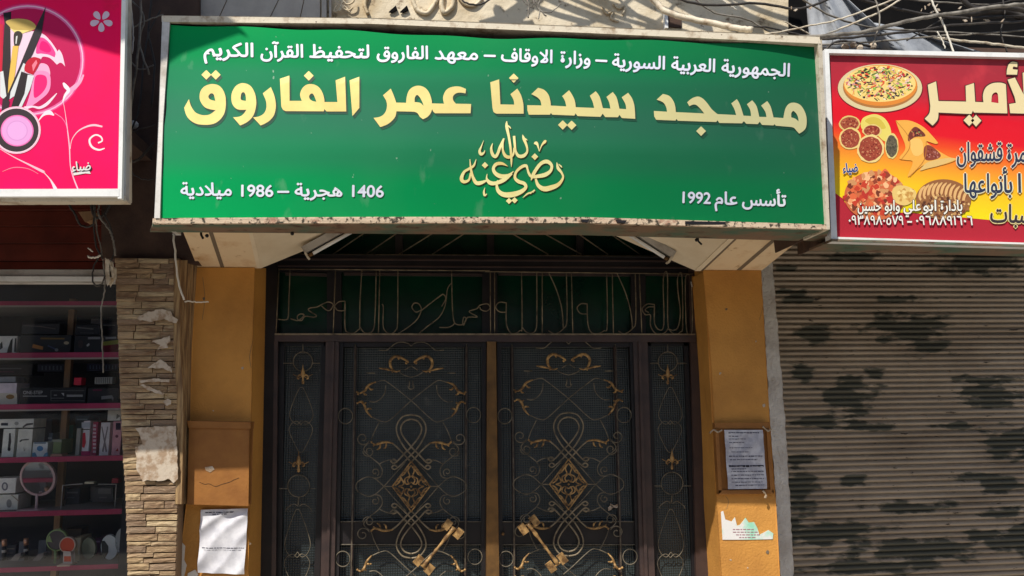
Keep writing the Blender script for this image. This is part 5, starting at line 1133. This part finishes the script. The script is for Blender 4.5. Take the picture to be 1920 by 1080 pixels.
rail('outer_flange', [(236, -160), (241, -160), (241, 0), (236, 374), (229, 374), (235, 0)], [PY-.01]*6, .03, M['alu'], ps)
rail('outer_flange', [(-900, 370), (236, 367), (236, 377), (-900, 380)], [PY-.01]*4, .05, M['alucream'], ps)
g = MB(); a, b = P(236, -160, 2.99), P(236, 374, 2.99); g.prism([a, b, b+Vector((.0, .06, .002)), a+Vector((0, .06, 0))], (-.02, 0, 0)); build('side_board', g, M['alucream'], ps)
g = MB(); g.pp([(-900, -160), (236, -160), (233, 370), (-900, 372)], 3.1, .03); build('back_board', g, M['darkpanel'], ps)

# ------------------------------------------------------------------ RED FOOD SIGN
rs = thing('food_shop_sign', 'red and yellow bakery sign with printed pizza and pastries, cropped at the right edge', 'sign', P(1740, 270, 3.05))
RY = 3.01
g = MB(); Q = [(1556, 92), (2150, 116), (2150, 466), (1566, 448)]
def rmap(u, v):
    x = (Q[0][0]+(Q[1][0]-Q[0][0])*u)*(1-v) + (Q[3][0]+(Q[2][0]-Q[3][0])*u)*v; y = (Q[0][1]+(Q[1][1]-Q[0][1])*u)*(1-v) + (Q[3][1]+(Q[2][1]-Q[3][1])*u)*v; return x, y
uv = []
for j in range(13):
    for i in range(17): x, y = rmap(i/16, j/12); g.v.append(P(x, y, RY)); uv.append((i/16, 1-j/12))
for j in range(12):
    for i in range(16): k = j*17+i; g.f.append((k, k+17, k+18, k+1)); g.m.append(0)
g.uv = uv
def red_mat():
    m = bpy.data.materials.new('red_yellow_banner_print'); m.use_nodes = True; n = m.node_tree.nodes; L = m.node_tree.links; b = n['Principled BSDF']; b.inputs['Roughness'].default_value = .5; b.inputs['Specular IOR Level'].default_value = .15
    tc = n.new('ShaderNodeTexCoord'); se = n.new('ShaderNodeSeparateXYZ'); L.new(tc.outputs['UV'], se.inputs[0])
    ad = n.new('ShaderNodeMath'); ad.operation = 'MULTIPLY_ADD'; ad.inputs[1].default_value = .16; L.new(se.outputs['X'], ad.inputs[0]); L.new(se.outputs['Y'], ad.inputs[2])
    r = n.new('ShaderNodeValToRGB'); e = r.color_ramp.elements; e[0].position = 0; e[0].color = srgb(180, 54, 66); e[1].position = 1; e[1].color = srgb(166, 50, 62)
    for p, c in ((.125, (176, 44, 60)), (.14, (246, 150, 30)), (.2, (238, 222, 30)), (.34, (250, 196, 40)), (.46, (244, 150, 50)), (.56, (236, 80, 40)), (.62, (226, 30, 44)), (.74, (222, 26, 44)), (.82, (186, 44, 60))): q = e.new(p); q.color = srgb(*c)
    L.new(ad.outputs[0], r.inputs[0])
    g_ = n.new('ShaderNodeNewGeometry'); t = n.new('ShaderNodeTexNoise'); t.inputs['Scale'].default_value = 7; t.inputs['Detail'].default_value = 6; L.new(g_.outputs['Position'], t.inputs['Vector'])
    mr = n.new('ShaderNodeMapRange'); mr.inputs[1].default_value = .5; mr.inputs[2].default_value = .68; mr.inputs[4].default_value = .4; L.new(t.outputs[0], mr.inputs[0])
    x = n.new('ShaderNodeMix'); x.data_type = 'RGBA'; L.new(mr.outputs[0], x.inputs[0]); L.new(r.outputs[0], x.inputs[6]); x.inputs[7].default_value = srgb(224, 70, 80)
    # keep the blush only in the upper red part
    m2 = n.new('ShaderNodeMapRange'); m2.inputs[1].default_value = .68; m2.inputs[2].default_value = .8; L.new(ad.outputs[0], m2.inputs[0])
    y = n.new('ShaderNodeMix'); y.data_type = 'RGBA'; L.new(m2.outputs[0], y.inputs[0]); L.new(r.outputs[0], y.inputs[6]); L.new(x.outputs[2], y.inputs[7])
    L.new(y.outputs[2], b.inputs['Base Color']); return m
build('banner', g, red_mat(), rs)
lay[0] = 0
def rp(px, c, nm='print'): return pk(px, c, nm, rs, RY)
def multi(nm, polys):
    """many printed patches joined into one print layer"""
    cols = []; g = MB(); base = lay[0]
    for i, (pts, c) in enumerate(polys):
        if c not in cols: cols.append(c)
        off = LY*(base+1) + 0.000002*i; g.flat([pts], lambda x, y: P(x, y, RY-off), cols.index(c))
    lay[0] += 1 + int(len(polys)*.000002/LY); build(nm, g, [ink(*c) for c in cols], rs)
def blobp(cx, cy, r, n=9, j=.35, sy=1.0): 
    a0 = rr(0, 6); return [(cx + r*rr(1-j, 1+j)*math.cos(a0+2*math.pi*i/n), cy + sy*r*rr(1-j, 1+j)*math.sin(a0+2*math.pi*i/n)) for i in range(n)]
Z5, Z6 = tz(1550, 90, 5.143), tz(1550, 260, 5.189)
def c5(l): return cr([(*Z5(p), *(p[2:])) for p in l], True)
def c6(l): return cr([(*Z6(p), *(p[2:])) for p in l], True)
rp([(1566, 362), (1580, 372), (1592, 392), (1620, 405), (1650, 402), (1700, 398), (1740, 402), (1830, 410), (2150, 440), (2150, 466), (1566, 448)], (178, 44, 58))
# pizza
rp(ell(1650.5, 166.5, 80.5, 46, 48), (120, 30, 36)); rp(ell(1650, 165, 79, 45, 48), (222, 206, 160)); rp(ell(1650.5, 163, 70, 40, 48), (176, 120, 66)); rp(ell(1651, 160, 69, 38.5, 48), (226, 140, 60)); rp(ell(1650, 157, 67, 34, 48), (246, 214, 130))
pal = [(240, 224, 150), (250, 240, 190), (200, 60, 60), (150, 190, 80), (70, 50, 60), (226, 190, 90), (214, 150, 150), (110, 130, 70), (230, 90, 60), (240, 200, 190), (60, 40, 46)]
pl_ = []
for i in range(420):
    a = rr(0, 6.283); q = math.sqrt(rnd()); x, y = 1650 + 62*q*math.cos(a), 156 + 31*q*math.sin(a)
    if rnd() < .5: pl_.append((blobp(x, y, rr(1.4, 3.4), 7, .4, .7), random.choice(pal[:2] + pal)))
    else:
        t_ = rr(0, 3.14); l = rr(2.5, 6); w = rr(.6, 1.3); dx, dy = math.cos(t_), math.sin(t_)*.7; pl_.append(([(x-dx*l-dy*w, y-dy*l+dx*w), (x+dx*l-dy*w, y+dy*l+dx*w), (x+dx*l+dy*w, y+dy*l-dx*w), (x-dx*l+dy*w, y-dy*l-dx*w)], random.choice(pal[2:])))
multi('pizza_topping', pl_)
# small meat pies and flatbreads
def disc_food(cx, cy, rx, ry, rim, fill, sp1, n=60):
    rp([(cx+rx*rr(.95, 1.05)*math.cos(a), cy+ry*rr(.95, 1.05)*math.sin(a)) for a in [2*math.pi*i/22 for i in range(22)]], rim)
    rp([(cx+rx*.85*rr(.95, 1.05)*math.cos(a), cy+ry*.85*rr(.95, 1.05)*math.sin(a)) for a in [2*math.pi*i/22 for i in range(22)]], fill)
    multi('filling', [(blobp(cx+rx*.75*math.sqrt(q)*math.cos(a), cy+ry*.75*math.sqrt(q)*math.sin(a), rr(.7, 1.8), 6), random.choice(sp1)) for a, q in [(rr(0, 6.28), rnd()) for _ in range(n)]])
meat = [(170, 80, 60), (140, 56, 46), (196, 104, 76), (120, 44, 38), (206, 140, 100)]
rp(c5([(340,690),(400,650),(480,640),(560,680),(610,760),(620,850),(560,900),(460,820),(340,780)]), (232, 214, 110)); rp(c5([(370,700),(440,665),(520,690),(570,770),(500,780),(420,740)]), (214, 190, 80))
disc_food(1593, 232, 20, 15, (226, 196, 120), (166, 84, 60), meat)
disc_food(1635, 245, 18, 12, (232, 204, 130), (150, 66, 50), meat)
disc_food(1672, 274, 13, 24, (230, 210, 130), (100, 92, 76), [(86, 80, 66), (120, 112, 90), (70, 66, 54)])
disc_food(1594, 260, 21, 21, (236, 208, 132), (160, 76, 58), meat, 90)
disc_food(1632, 279, 25.5, 27, (238, 212, 140), (160, 74, 56), meat, 130)
rp(c5([(665,700,1),(800,700),(930,760),(1030,860),(1075,915,1),(1050,925),(960,900),(1060,980),(1180,1050),(1255,1075),(1100,1130),(960,1120),(850,1190),(780,1240),(830,1100),(760,1080),(700,1060),(760,960),(700,800)]), (240, 176, 80))
rp(c5([(790,830),(850,760),(920,800),(950,850),(850,860),(790,900)]), (120, 60, 50)); rp(c5([(940,960),(1000,940),(1100,1030),(1050,1075),(950,1075)]), (140, 70, 56)); rp(c5([(960,1110),(1050,1080),(1180,1060),(1245,1072),(1100,1130),(980,1160),(900,1180)]), (226, 190, 120))
rp(c5([(800,900),(870,870),(920,900),(930,1000),(880,1040),(830,1020)]), (246, 196, 110))
multi('filling', [(blobp(*Z5((rr(960, 1070), rr(970, 1060))), rr(.8, 1.8), 6), random.choice([(190, 130, 120), (110, 50, 44), (160, 90, 76)])) for _ in range(34)] + [(blobp(*Z5((rr(800, 920), rr(790, 850))), rr(.8, 2), 6), random.choice([(200, 110, 80), (70, 40, 44), (150, 160, 90)])) for _ in range(26)])
for l in ([(665,700,3),(780,840,3),(800,960,4),(720,1075,3)], [(960,905,3),(940,1080,4),(800,1240,4)]): pks([(*Z5(p[:2]), p[2]/3) for p in l], (190, 120, 50), RY, rs)
# platters
rp(ell(1641, 367, 58, 46, 40), (206, 110, 70)); 
multi('platter_food', [(blobp(1641+56*math.sqrt(q)*math.cos(a), 365+42*math.sqrt(q)*math.sin(a), rr(2, 7), 8, .4), random.choice([(226, 110, 70), (200, 70, 50), (240, 160, 110), (210, 150, 100), (150, 70, 50), (246, 190, 140), (190, 60, 50), (120, 60, 44)])) for a, q in [(rr(0, 6.28), rnd()) for _ in range(190)]])
rp(c6([(640,500),(700,455),(800,470),(870,520),(850,600),(760,650),(660,610)]), (230, 196, 120)); multi('bread', [(blobp(*Z6((rr(670, 840), rr(490, 600))), rr(1.2, 4), 8), random.choice([(240, 214, 140), (214, 170, 96), (200, 150, 80)])) for _ in range(26)])
rp(ell(1769, 374, 52, 38, 40), (150, 100, 64))
for i in range(11):
    x = 1726 + i*8.2; y = 352 + (i-4)**2*.42
    pks([(x+8, y-10, 1.5), (x+2, y-2, 6.5), (x-1, y+10, 6), (x+1, y+18, 2)], (226, 180, 120), RY, rs, 'bread'); pks([(x+9, y-8, .6), (x+4, y, 1.6), (x+1, y+12, 1.6)], (150, 90, 56), RY, rs, 'bread')
multi('platter_food', [(blobp(1769+48*math.sqrt(q)*math.cos(a), 386+22*math.sqrt(q)*math.sin(a), rr(1, 3.4), 7, .4), random.choice([(196, 150, 96), (120, 70, 50), (226, 190, 130), (160, 110, 70), (90, 56, 44)])) for a, q in [(rr(0, 6.28), rnd()) for _ in range(150)]])
g = MB(); a, b = P(1556, 96, RY+.02), P(1567, 448, RY+.02); g.prism([a, b, b+Vector((0, .35, 0)), a+Vector((0, .35, 0))], (.01, 0, 0)); build('side_board', g, M['darkpanel'], rs)  # added side, keeps sun from leaking between the two signs
# lettering
big = [([(975,355,1),(1055,322,1),(1078,512,1),(1345,517,1),(1340,365,1),(1420,338,1),(1432,520,1),(1512,523,1),(1508,450),(1535,380),(1600,340),(1680,335),(1728,350,1),(1742,630,1),(1420,622,1),(1410,603,1),(1395,636,1),(1078,622,1),(1070,690),(1022,748,1),(945,682,1),(990,630),(1000,560,1)], [[(1588,522,1),(1595,455),(1625,428),(1650,445),(1657,532,1)]]),
       ([(1745,305,1),(1815,285,1),(1900,450,1),(1890,240,1),(1960,215,1),(1990,635,1),(1770,628,1),(1760,540,1),(1825,530,1),(1812,470,1)], []),
       ([(1738,212,1),(1755,160),(1790,132),(1840,140,1),(1838,185,1),(1800,180),(1795,205,1),(1842,210,1),(1836,257,1),(1735,255,1)], [])]
big += [([(1375-55,697,1),(1375,697-55,1),(1375+50,697,1),(1375,697+55,1)], []), ([(1440-50,700,1),(1440,700-55,1),(1440+52,700,1),(1440,700+58,1)], [])]
lay[0] += 2; o1 = LY*lay[0]; g = MB()
for outer, holes in big:
    c = cr([(*Z5(p), *(p[2:])) for p in outer], True); c.append(c[0])
    L_, R__ = ribbon([(x, y, 4.4) for x, y in c], 1, 1); n = len(L_); g.add([P(x, y, RY-o1) for x, y in L_] + [P(x, y, RY-o1) for x, y in R__], [(i, i+1, n+i+1, n+i) for i in range(n-1)])
build('letter_outline', g, ink(74, 46, 46), rs)
lay[0] += 2; o1b = LY*lay[0]; g = MB()
for outer, holes in big: g.flat([cr([(*Z5(p), *(p[2:])) for p in outer], True)] + [cr([(*Z5(p), *(p[2:])) for p in h], True) for h in holes], lambda x, y: P(x, y, RY-o1b))
build('cream_title', g, ink(232, 214, 166), rs)
def rtext(s, p0, p1, em, col, halo, off=.014, ho=.05, ar=True):
    lay[0] += 2; oa = LY*lay[0]; g = MB(); text(g, s, p0, p1, em, lambda x, y, a=0: P(x, y, RY-oa-.00005*a), off=ho, arabic=ar); build('letter_halo', g, ink(*halo), rs)
    lay[0] += 3; ob_ = LY*lay[0]; g = MB(); text(g, s, p0, p1, em, lambda x, y, a=0: P(x, y, RY-ob_-.00005*a), off=off, arabic=ar); build('lettering', g, ink(*col), rs)
rtext('قشقوان', (1794, 302), (1880, 302), 50, (52, 58, 82), (226, 214, 190))
rtext('مرة', (1886, 303), (1925, 304), 50, (52, 58, 82), (226, 214, 190))
rtext('بأنواعها', (1806, 361), (1899, 361), 50, (52, 58, 82), (230, 226, 190))
rtext('ا', (1906, 361), (1917, 361), 50, (52, 58, 82), (230, 226, 190))
rtext('ناسبات', (1856, 416), (1955, 419), 48, (60, 52, 56), (226, 210, 150))
rtext('بادارة', (1762, 395), (1805, 395), 28, (240, 238, 226), (70, 44, 36))
rtext('ابو', (1730, 395), (1757, 395), 28, (240, 238, 226), (70, 44, 36))
rtext('علي', (1694, 395), (1727, 395), 28, (240, 238, 226), (70, 44, 36))
rtext('وابو', (1658, 395), (1688, 395), 28, (240, 238, 226), (70, 44, 36))
rtext('حسين', (1608, 395), (1652, 395), 28, (240, 238, 226), (70, 44, 36))
rtext('٠٩٣٨٩٨٠٥٧٩', (1590, 421), (1695, 421.5), 25, (240, 238, 230), (70, 30, 36), .01, .04, False)
rtext('-', (1700, 421.5), (1711, 421.5), 25, (240, 238, 230), (70, 30, 36), .01, .04, False)
rtext('٠٩٦٨٨٩١٦٠٦', (1716, 421.5), (1825, 422), 25, (240, 238, 230), (70, 30, 36), .01, .04, False)
rtext('ضياء', (1581, 324), (1609, 321), 24, (40, 60, 130), (210, 214, 210), .02, .05)
rail('top_rail', [(1548, 92), (2150, 104), (2150, 113), (1549, 99)], [RY-.022]*4, .04, M['white_frame'], rs)
rail('side_rail', [(1546, 92), (1554, 94), (1570, 450), (1559, 452)], [RY-.023]*4, .05, M['white_frame'], rs)
rail('bottom_rail', [(1559, 444), (2150, 462), (2150, 470), (1560, 453)], [RY-.022]*4, .04, M['white_frame'], rs)
g = MB(); g.pp([(1556, 95), (2150, 112), (2150, 466), (1566, 448)], 3.2, .03); build('back_board', g, M['darkpanel'], rs)
g = MB(); a, b = P(1560, 452, RY-.03), P(2150, 469, RY-.03); g.prism([a, b, b+Vector((0, .2, 0)), a+Vector((0, .2, 0))], (0, 0, .01)); build('underside_board', g, M['underboard'], rs)

# ------------------------------------------------------------------ cables
def cable(label, pts, Y, r, m='greycable', group=None, name='cable', n=6):
    if not isinstance(Y, (list, tuple)): Y = [Y]*len(pts)
    c = [(x + rr(-.9, .9), y + rr(-.9, .9)) for x, y in cr([(x, y) for x, y in pts], n=n)]; yy = [q[0] for q in cr([(v, 0) for v in Y], n=n)] if len(Y) > 2 else [Y[0]+(Y[-1]-Y[0])*i/(len(c)-1) for i in range(len(c))]
    g = MB(); g.tube([P(x, y, yy[min(i, len(yy)-1)]) for i, (x, y) in enumerate(c)], r, 7); o = build(name, g, M[m], smooth=True); return tag(o, label, 'cable', group)
cable('white cable hanging down the right edge of the stone pillar from the sign', [(325, 438), (328, 470), (333, 520), (345, 563)], 3.5, .0045, 'whitecable')
cable('short level white cable end in front of the left ochre pillar', [(346, 565), (368, 566), (391, 566)], [3.56, 3.6, 3.64], .0035, 'whitecable')
G1 = 'cables hanging under the pink sign'
cable('dark cable looping from under the pink sign across the maroon slats', [(125, 378), (140, 400), (150, 420), (165, 425), (178, 420)], 3.5, .005, 'darkcable', G1)
cable('pale cable twisting down from the pink sign corner', [(187, 376), (184, 395), (188, 408), (200, 424), (208, 436), (213, 455), (216, 480)], 3.5, .0045, 'greycable', G1)
cable('thin dark cable falling in front of the shop glass to the third shelf', [(176, 385), (182, 430), (190, 470), (196, 510), (196, 545), (190, 580), (191, 620), (193, 670), (194, 700)], 3.52, .0032, 'greycable', G1)
cable('dark cable looping round the junction under the pink sign', [(190, 475), (178, 495), (173, 520), (180, 536), (192, 530), (200, 510)], 3.5, .0035, 'darkcable', G1)
cable('dark cable running straight down to the junction', [(178, 385), (176, 420), (180, 460), (192, 485)], 3.5, .004, 'darkcable', G1)
cable('dark cable right of the junction', [(195, 400), (208, 430), (214, 470), (208, 490)], 3.52, .004, 'darkcable', G1)
cable('short white cable tail left of the junction', [(164, 480), (170, 483), (182, 482), (188, 478)], 3.48, .0045, 'whitecable', G1)
cable('white wire ends left of the hanging cables', [(165, 465), (170, 468), (174, 472)], 3.48, .003, 'whitecable', G1)
cable('dark cable bundle behind the pink sign corner', [(172, 372), (172, 390), (180, 408), (196, 402), (206, 384)], 3.55, .007, 'darkcable', G1)
g = MB()
for q in ([(198, 485), (206, 490), (210, 520), (202, 534), (198, 515)], [(206, 498), (212, 502), (212, 520), (207, 518)]): g.pp(q, 3.47, .03)
o = build('cable_junction', g, M['alucream'], bevel=.003); tag(o, 'beige cable junction hanging at the corner of the stone pillar', 'junction')
g = MB(); g.pp([(148, 398), (176, 396), (172, 412), (160, 416)], 3.6, .05); o = build('wooden_wedge', g, M['timber'], bevel=.002); tag(o, 'tan wooden wedge in the gap under the pink sign', 'wedge')
g = MB(); g.blob(P(249, 234, 3.6), (.028, .02, .022)); o = build('wall_knob', g, M['concrete'], smooth=True); tag(o, 'grey plaster lump on the dark wall between the pink and green signs', 'plaster lump')
G2 = 'cables crossing the dark gap between the signs'
cable('blue-grey cable falling along the pink sign edge', [(265, -20), (262, 60), (255, 130), (246, 190), (240, 225)], 3.2, .005, 'greycable', G2)
cable('thin grey cable rising towards the green sign top in the gap', [(250, 52), (275, 38), (306, 28)], 3.3, .003, 'greycable', G2)
cable('thick grey cable curving up between the signs', [(236, 303), (255, 302), (270, 290), (290, 268)], 3.4, .006, 'darkcable', G2)
cable('thin cable sagging low between the signs', [(236, 310), (255, 330), (275, 337), (290, 335)], 3.4, .003, 'darkcable', G2)
cable('thin cable slanting across the middle of the gap', [(240, 250), (265, 242), (292, 234)], 3.4, .0025, 'darkcable', G2)
cable('pale cable beside the pink sign frame', [(245, 0), (248, 40), (250, 75), (247, 100)], 3.15, .0035, 'alu', G2)
G3 = 'cables draped above the green and red signs'
cable('thick pale corrugated conduit sloping down onto the green sign top', [(1205, -20), (1230, 5), (1250, 22), (1290, 34), (1340, 44), (1385, 53), (1410, 56)], [3.1, 3.1, 3.08, 3.05, 3.0, 2.95, 2.92], .014, 'alucream', G3, 'conduit')
o = cable('cream wrapped cable bundle rising right from the corner of the green sign', [(1440, 70), (1500, 70), (1560, 66), (1620, 60), (1680, 45), (1740, 32), (1790, 24), (1860, 14), (1935, 6)], 3.0, .009, 'greycable', G3)
o = cable('pale cable rising to the upper right over the grey tarpaulin', [(1430, 66), (1500, 52), (1560, 40), (1620, 20), (1690, -6)], 3.02, .004, 'alucream', G3)
o = cable('pale cable just below the one that rises to the upper right', [(1540, 68), (1600, 44), (1650, 22), (1690, -2)], 3.05, .0045, 'alucream', G3)
o = cable('long level cable across the dark opening above the red sign', [(1530, 84), (1640, 78), (1760, 68), (1860, 62), (1935, 56)], 3.1, .0045, 'greycable', G3)
o = cable('sunlit cable sloping down right above the red sign', [(1750, 70), (1800, 76), (1860, 82), (1935, 92)], 3.05, .006, 'alucream', G3)
o = cable('cable running level at the top edge above the red sign', [(1680, -4), (1760, 4), (1850, 9), (1935, 12)], 3.1, .004, 'greycable', G3)
o = cable('knotted white cord hanging down to the red sign frame', [(1744, -10), (1752, 14), (1768, 44), (1778, 70), (1788, 98)], 3.02, .0045, 'whitecable', G3, 'cord')
o = cable('short white cord beside the knotted cord', [(1758, 60), (1766, 74), (1772, 90)], 3.02, .003, 'whitecable', G3, 'cord')
o = cable('thin cable crossing over the wall opening', [(1470, 40), (1495, 52), (1520, 64)], 3.3, .003, 'alucream', G3)
o = cable('thin cable hanging from the top edge near the corner', [(1351, -5), (1365, 8), (1382, 18)], 3.4, .003, 'whitecable', G3)
o = cable('dark thick cable hanging low over the red sign at the right', [(1780, 30), (1830, 24), (1880, 20), (1935, 40)], 3.7, .022, 'darkcable', G3)
for i, (pts, r) in enumerate([([(880,-60),(960,-20),(1060,-6),(1200,-30)], .006), ([(860,-6),(875,6),(900,8),(925,-6)], .005), ([(985,-12),(992,14),(990,34)], .004), ([(996,-12),(1004,10),(1024,30)], .0035), ([(1000,-6),(1012,18),(1010,36)], .003), ([(1020,-10),(1008,14),(1030,24),(1050,8)], .003), ([(974,-10),(985,6),(1000,16)], .003), ([(1015,-10),(1000,8),(986,20)], .0025)]):
    cable(['dark cable arcing just above the frame', 'dark loop of cable on the carved wall', 'thin cable end dangling left in the frayed tuft', 'thin cable end curling right in the frayed tuft', 'shortest dangling end in the frayed tuft', 'looped strand of the frayed tuft', 'strand crossing the frayed tuft to the right', 'strand crossing the frayed tuft to the left'][i], pts, 3.45, r, 'darkcable' if i < 2 else 'greycable', 'cables on the carved wall')
random.seed(21)
more = [([(1440,84),(1520,74),(1600,70),(1700,60),(1800,46),(1935,40)], .006, 'grey wire just over the cream bundle at the green sign corner'), ([(1500,-5),(1560,30),(1640,52),(1760,60),(1935,70)], .005, 'dusty wire sagging from the upper left across the tarpaulin'),
 ([(1600,-5),(1700,20),(1800,34),(1935,30)], .007, 'thick dusty wire bundle at the upper right'), ([(1935,-4),(1850,10),(1780,30),(1700,76)], .0035, 'thin wire slanting down left over the dark opening'), ([(1640,-5),(1650,40),(1636,84)], .0035, 'thin wire hanging vertically in front of the tarpaulin'),
 ([(1880,-5),(1884,30),(1876,60),(1890,100)], .0035, 'thin wire hanging to the red sign top at the right'), ([(1545,100),(1560,82),(1590,78),(1640,90)], .006, 'curled wire end lying on the red sign corner'), ([(1556,96),(1548,110),(1552,128),(1545,134)], .004, 'wire tie at the upper left corner of the red sign'),
 ([(1260,-5),(1330,10),(1420,6),(1500,16),(1560,-5)], .006, 'dark wire sagging along the top of the carved wall'), ([(1380,60),(1420,50),(1470,58),(1530,74)], .004, 'wire lying along the green sign top at the right'), ([(1300,-5),(1340,24),(1400,36),(1450,64)], .004, 'thin wire running down to the green sign top'),
 ([(1800,-5),(1830,16),(1880,14),(1935,22)], .012, 'dark taped bundle at the upper right edge')]
for i, (pts, r, lb) in enumerate(more): cable(lb, pts, rr(3.0, 3.3), r, ('darkcable', 'greycable', 'darkcable')[i % 3], G3)
for i, (pts, r, lb) in enumerate([([(238,-5),(270,30),(262,80),(280,140)], .004, 'thin wire wandering down the dark wall near the top'), ([(285,-5),(278,60),(290,120),(284,200)], .005, 'dark wire beside the green sign frame'), ([(240,110),(262,130),(288,122)], .0035, 'thin slack wire bridging the gap high up'), ([(300,20),(280,60),(268,120),(262,200),(240,260)], .004, 'grey wire slanting from the green sign corner to the pink sign')]):
    cable(lb, pts, rr(3.25, 3.5), r, 'darkcable' if i % 2 else 'greycable', G2)
# overhead cable bundle: sun-cast lines on the wall come from these
random.seed(5)
for i, (x0, y0, x1, y1, r) in enumerate([(890,-60,1100,30,.012), (905,-80,1180,40,.016), (960,-70,1250,46,.009), (1010,-80,1180,10,.02), (1050,-60,1290,50,.011), (1090,-80,1330,40,.018), (1120,-50,1270,60,.007), (1040,46,1200,-30,.008),
        (1200,-60,1420,40,.045), (1240,-70,1480,50,.022), (1300,-60,1500,30,.012), (1330,-40,1500,60,.008), (1180,60,1290,-40,.007), (900,40,1010,-30,.028), (930,10,1000,40,.03)]):
    t_ = 1.0 + .09*i % .8; A, B = P(x0, y0, 3.7), P(x1, y1, 3.7); dd = (B-A); c = [A + dd*(k/8) + S*(.66 + .05*(i % 4)) + Vector((0, 0, -.04*math.sin(math.pi*k/8))) for k in range(9)]
    g = MB(); g.tube(c, r, 7); o = build('overhead_cable', g, M['darkcable'], smooth=True); tag(o, 'dark cable strung along the street above the green sign, over the frame', 'cable', 'overhead cables')

# ------------------------------------------------------------------ grey tarpaulin at the right and the added shade canvas over the left signs
def sheet(name, label, grid, m, cat, th=0):
    g = MB(); ny = len(grid); nx = len(grid[0])
    for row in grid: g.v += [Vector(p) for p in row]
    for j in range(ny-1):
        for i in range(nx-1): k = j*nx+i; g.f.append((k, k+1, k+nx+1, k+nx)); g.m.append(0)
    o = build(name, g, m, smooth=True); tag(o, label, cat)
    s_ = o.modifiers.new('thickness', 'SOLIDIFY'); s_.thickness = .003; return o
def fold(px, Ya, amp, n=18, m=10):
    a, b, c, d = px; rows_ = []
    for j in range(m+1):
        r = []
        for i in range(n+1):
            u, v = i/n, j/m; x = (a[0]+(b[0]-a[0])*u)*(1-v)+(d[0]+(c[0]-d[0])*u)*v; y = (a[1]+(b[1]-a[1])*u)*(1-v)+(d[1]+(c[1]-d[1])*u)*v
            r.append(P(x, y, Ya + amp*math.sin(u*9+v*2) + amp*.5*math.sin(u*21+v*5)))
        rows_.append(r)
    return rows_
sheet('tarpaulin', 'grey tarpaulin draped behind the corner between the green and red signs', fold([(1508, -30), (1560, -30), (1700, 100), (1520, 90)], 3.42, .05), M['tarp'], 'tarpaulin')
sheet('tarpaulin', 'lower dusty grey tarpaulin stretched to the right behind the red sign top', fold([(1570, 30), (1700, 55), (1880, 110), (1640, 110)], 3.5, .03), M['tarp'], 'tarpaulin')
g = MB(); g.pp([(1620, 84), (1935, 92), (1935, 118), (1600, 110)], 3.6, .03); o = build('brown_board', g, M['darkpanel']); tag(o, 'dark brown board behind the top of the red sign', 'board')
for i, (x, y) in enumerate(((1585, 88), (1600, 84), (1637, 86), (1612, 90))):
    g = MB(); g.blob(P(x, y, 3.1), (.02, .015, .016), n=6, m=4); o = build('rag', g, M['plaster']); tag(o, ['small pale rag left behind the red sign corner', 'pale rag tuft second from the sign corner', 'separate pale rag farther right on the red sign top', 'pale rag tuft touching the frame right of the corner'][i], 'rag')
random.seed(9)
tf = thing('tape_scraps', 'shreds of white tape caught in the dark cables above the red sign', 'tape', P(1740, 15, 3.1))
for (x, y) in ((1735,14),(1742,8),(1748,22),(1728,18),(1756,10),(1810,38),(1822,36),(1848,34),(1852,38),(1880,38),(1760,18),(1800,14),(1520,14),(1484,14),(1492,18)):
    g = MB(); a = rr(0, 3); l = rr(4, 9); g.pp([(x-l*math.cos(a), y-l*math.sin(a)*.6), (x+1, y-2), (x+l*math.cos(a), y+l*math.sin(a)*.6), (x, y+3)], 3.0 + rr(0, .1), .004); build('shred', g, M['plaster'], tf)
# unseen canvas, outline shaped to cast the shade on the pink and green signs
aw = []
sh_px = [(-700, -190), (-100, -5), (75, 60), (228, 106), (272, 104), (322, 76), (390, 62), (442, 50), (463, 62), (446, 40), (404, 0), (384, -700), (-700, -700)]
pts = [P(x, y, 2.95) + S*1.75 for x, y in sh_px]
g = MB(); g.prism(pts, S*.012); o = build('shade_caster_canvas', g, M['tarp']); tag(o, 'unseen grey canvas added above the pink sign to cast the shade on its top', 'awning')

for m in bpy.data.materials:
    if 'h' in m: del m['h']
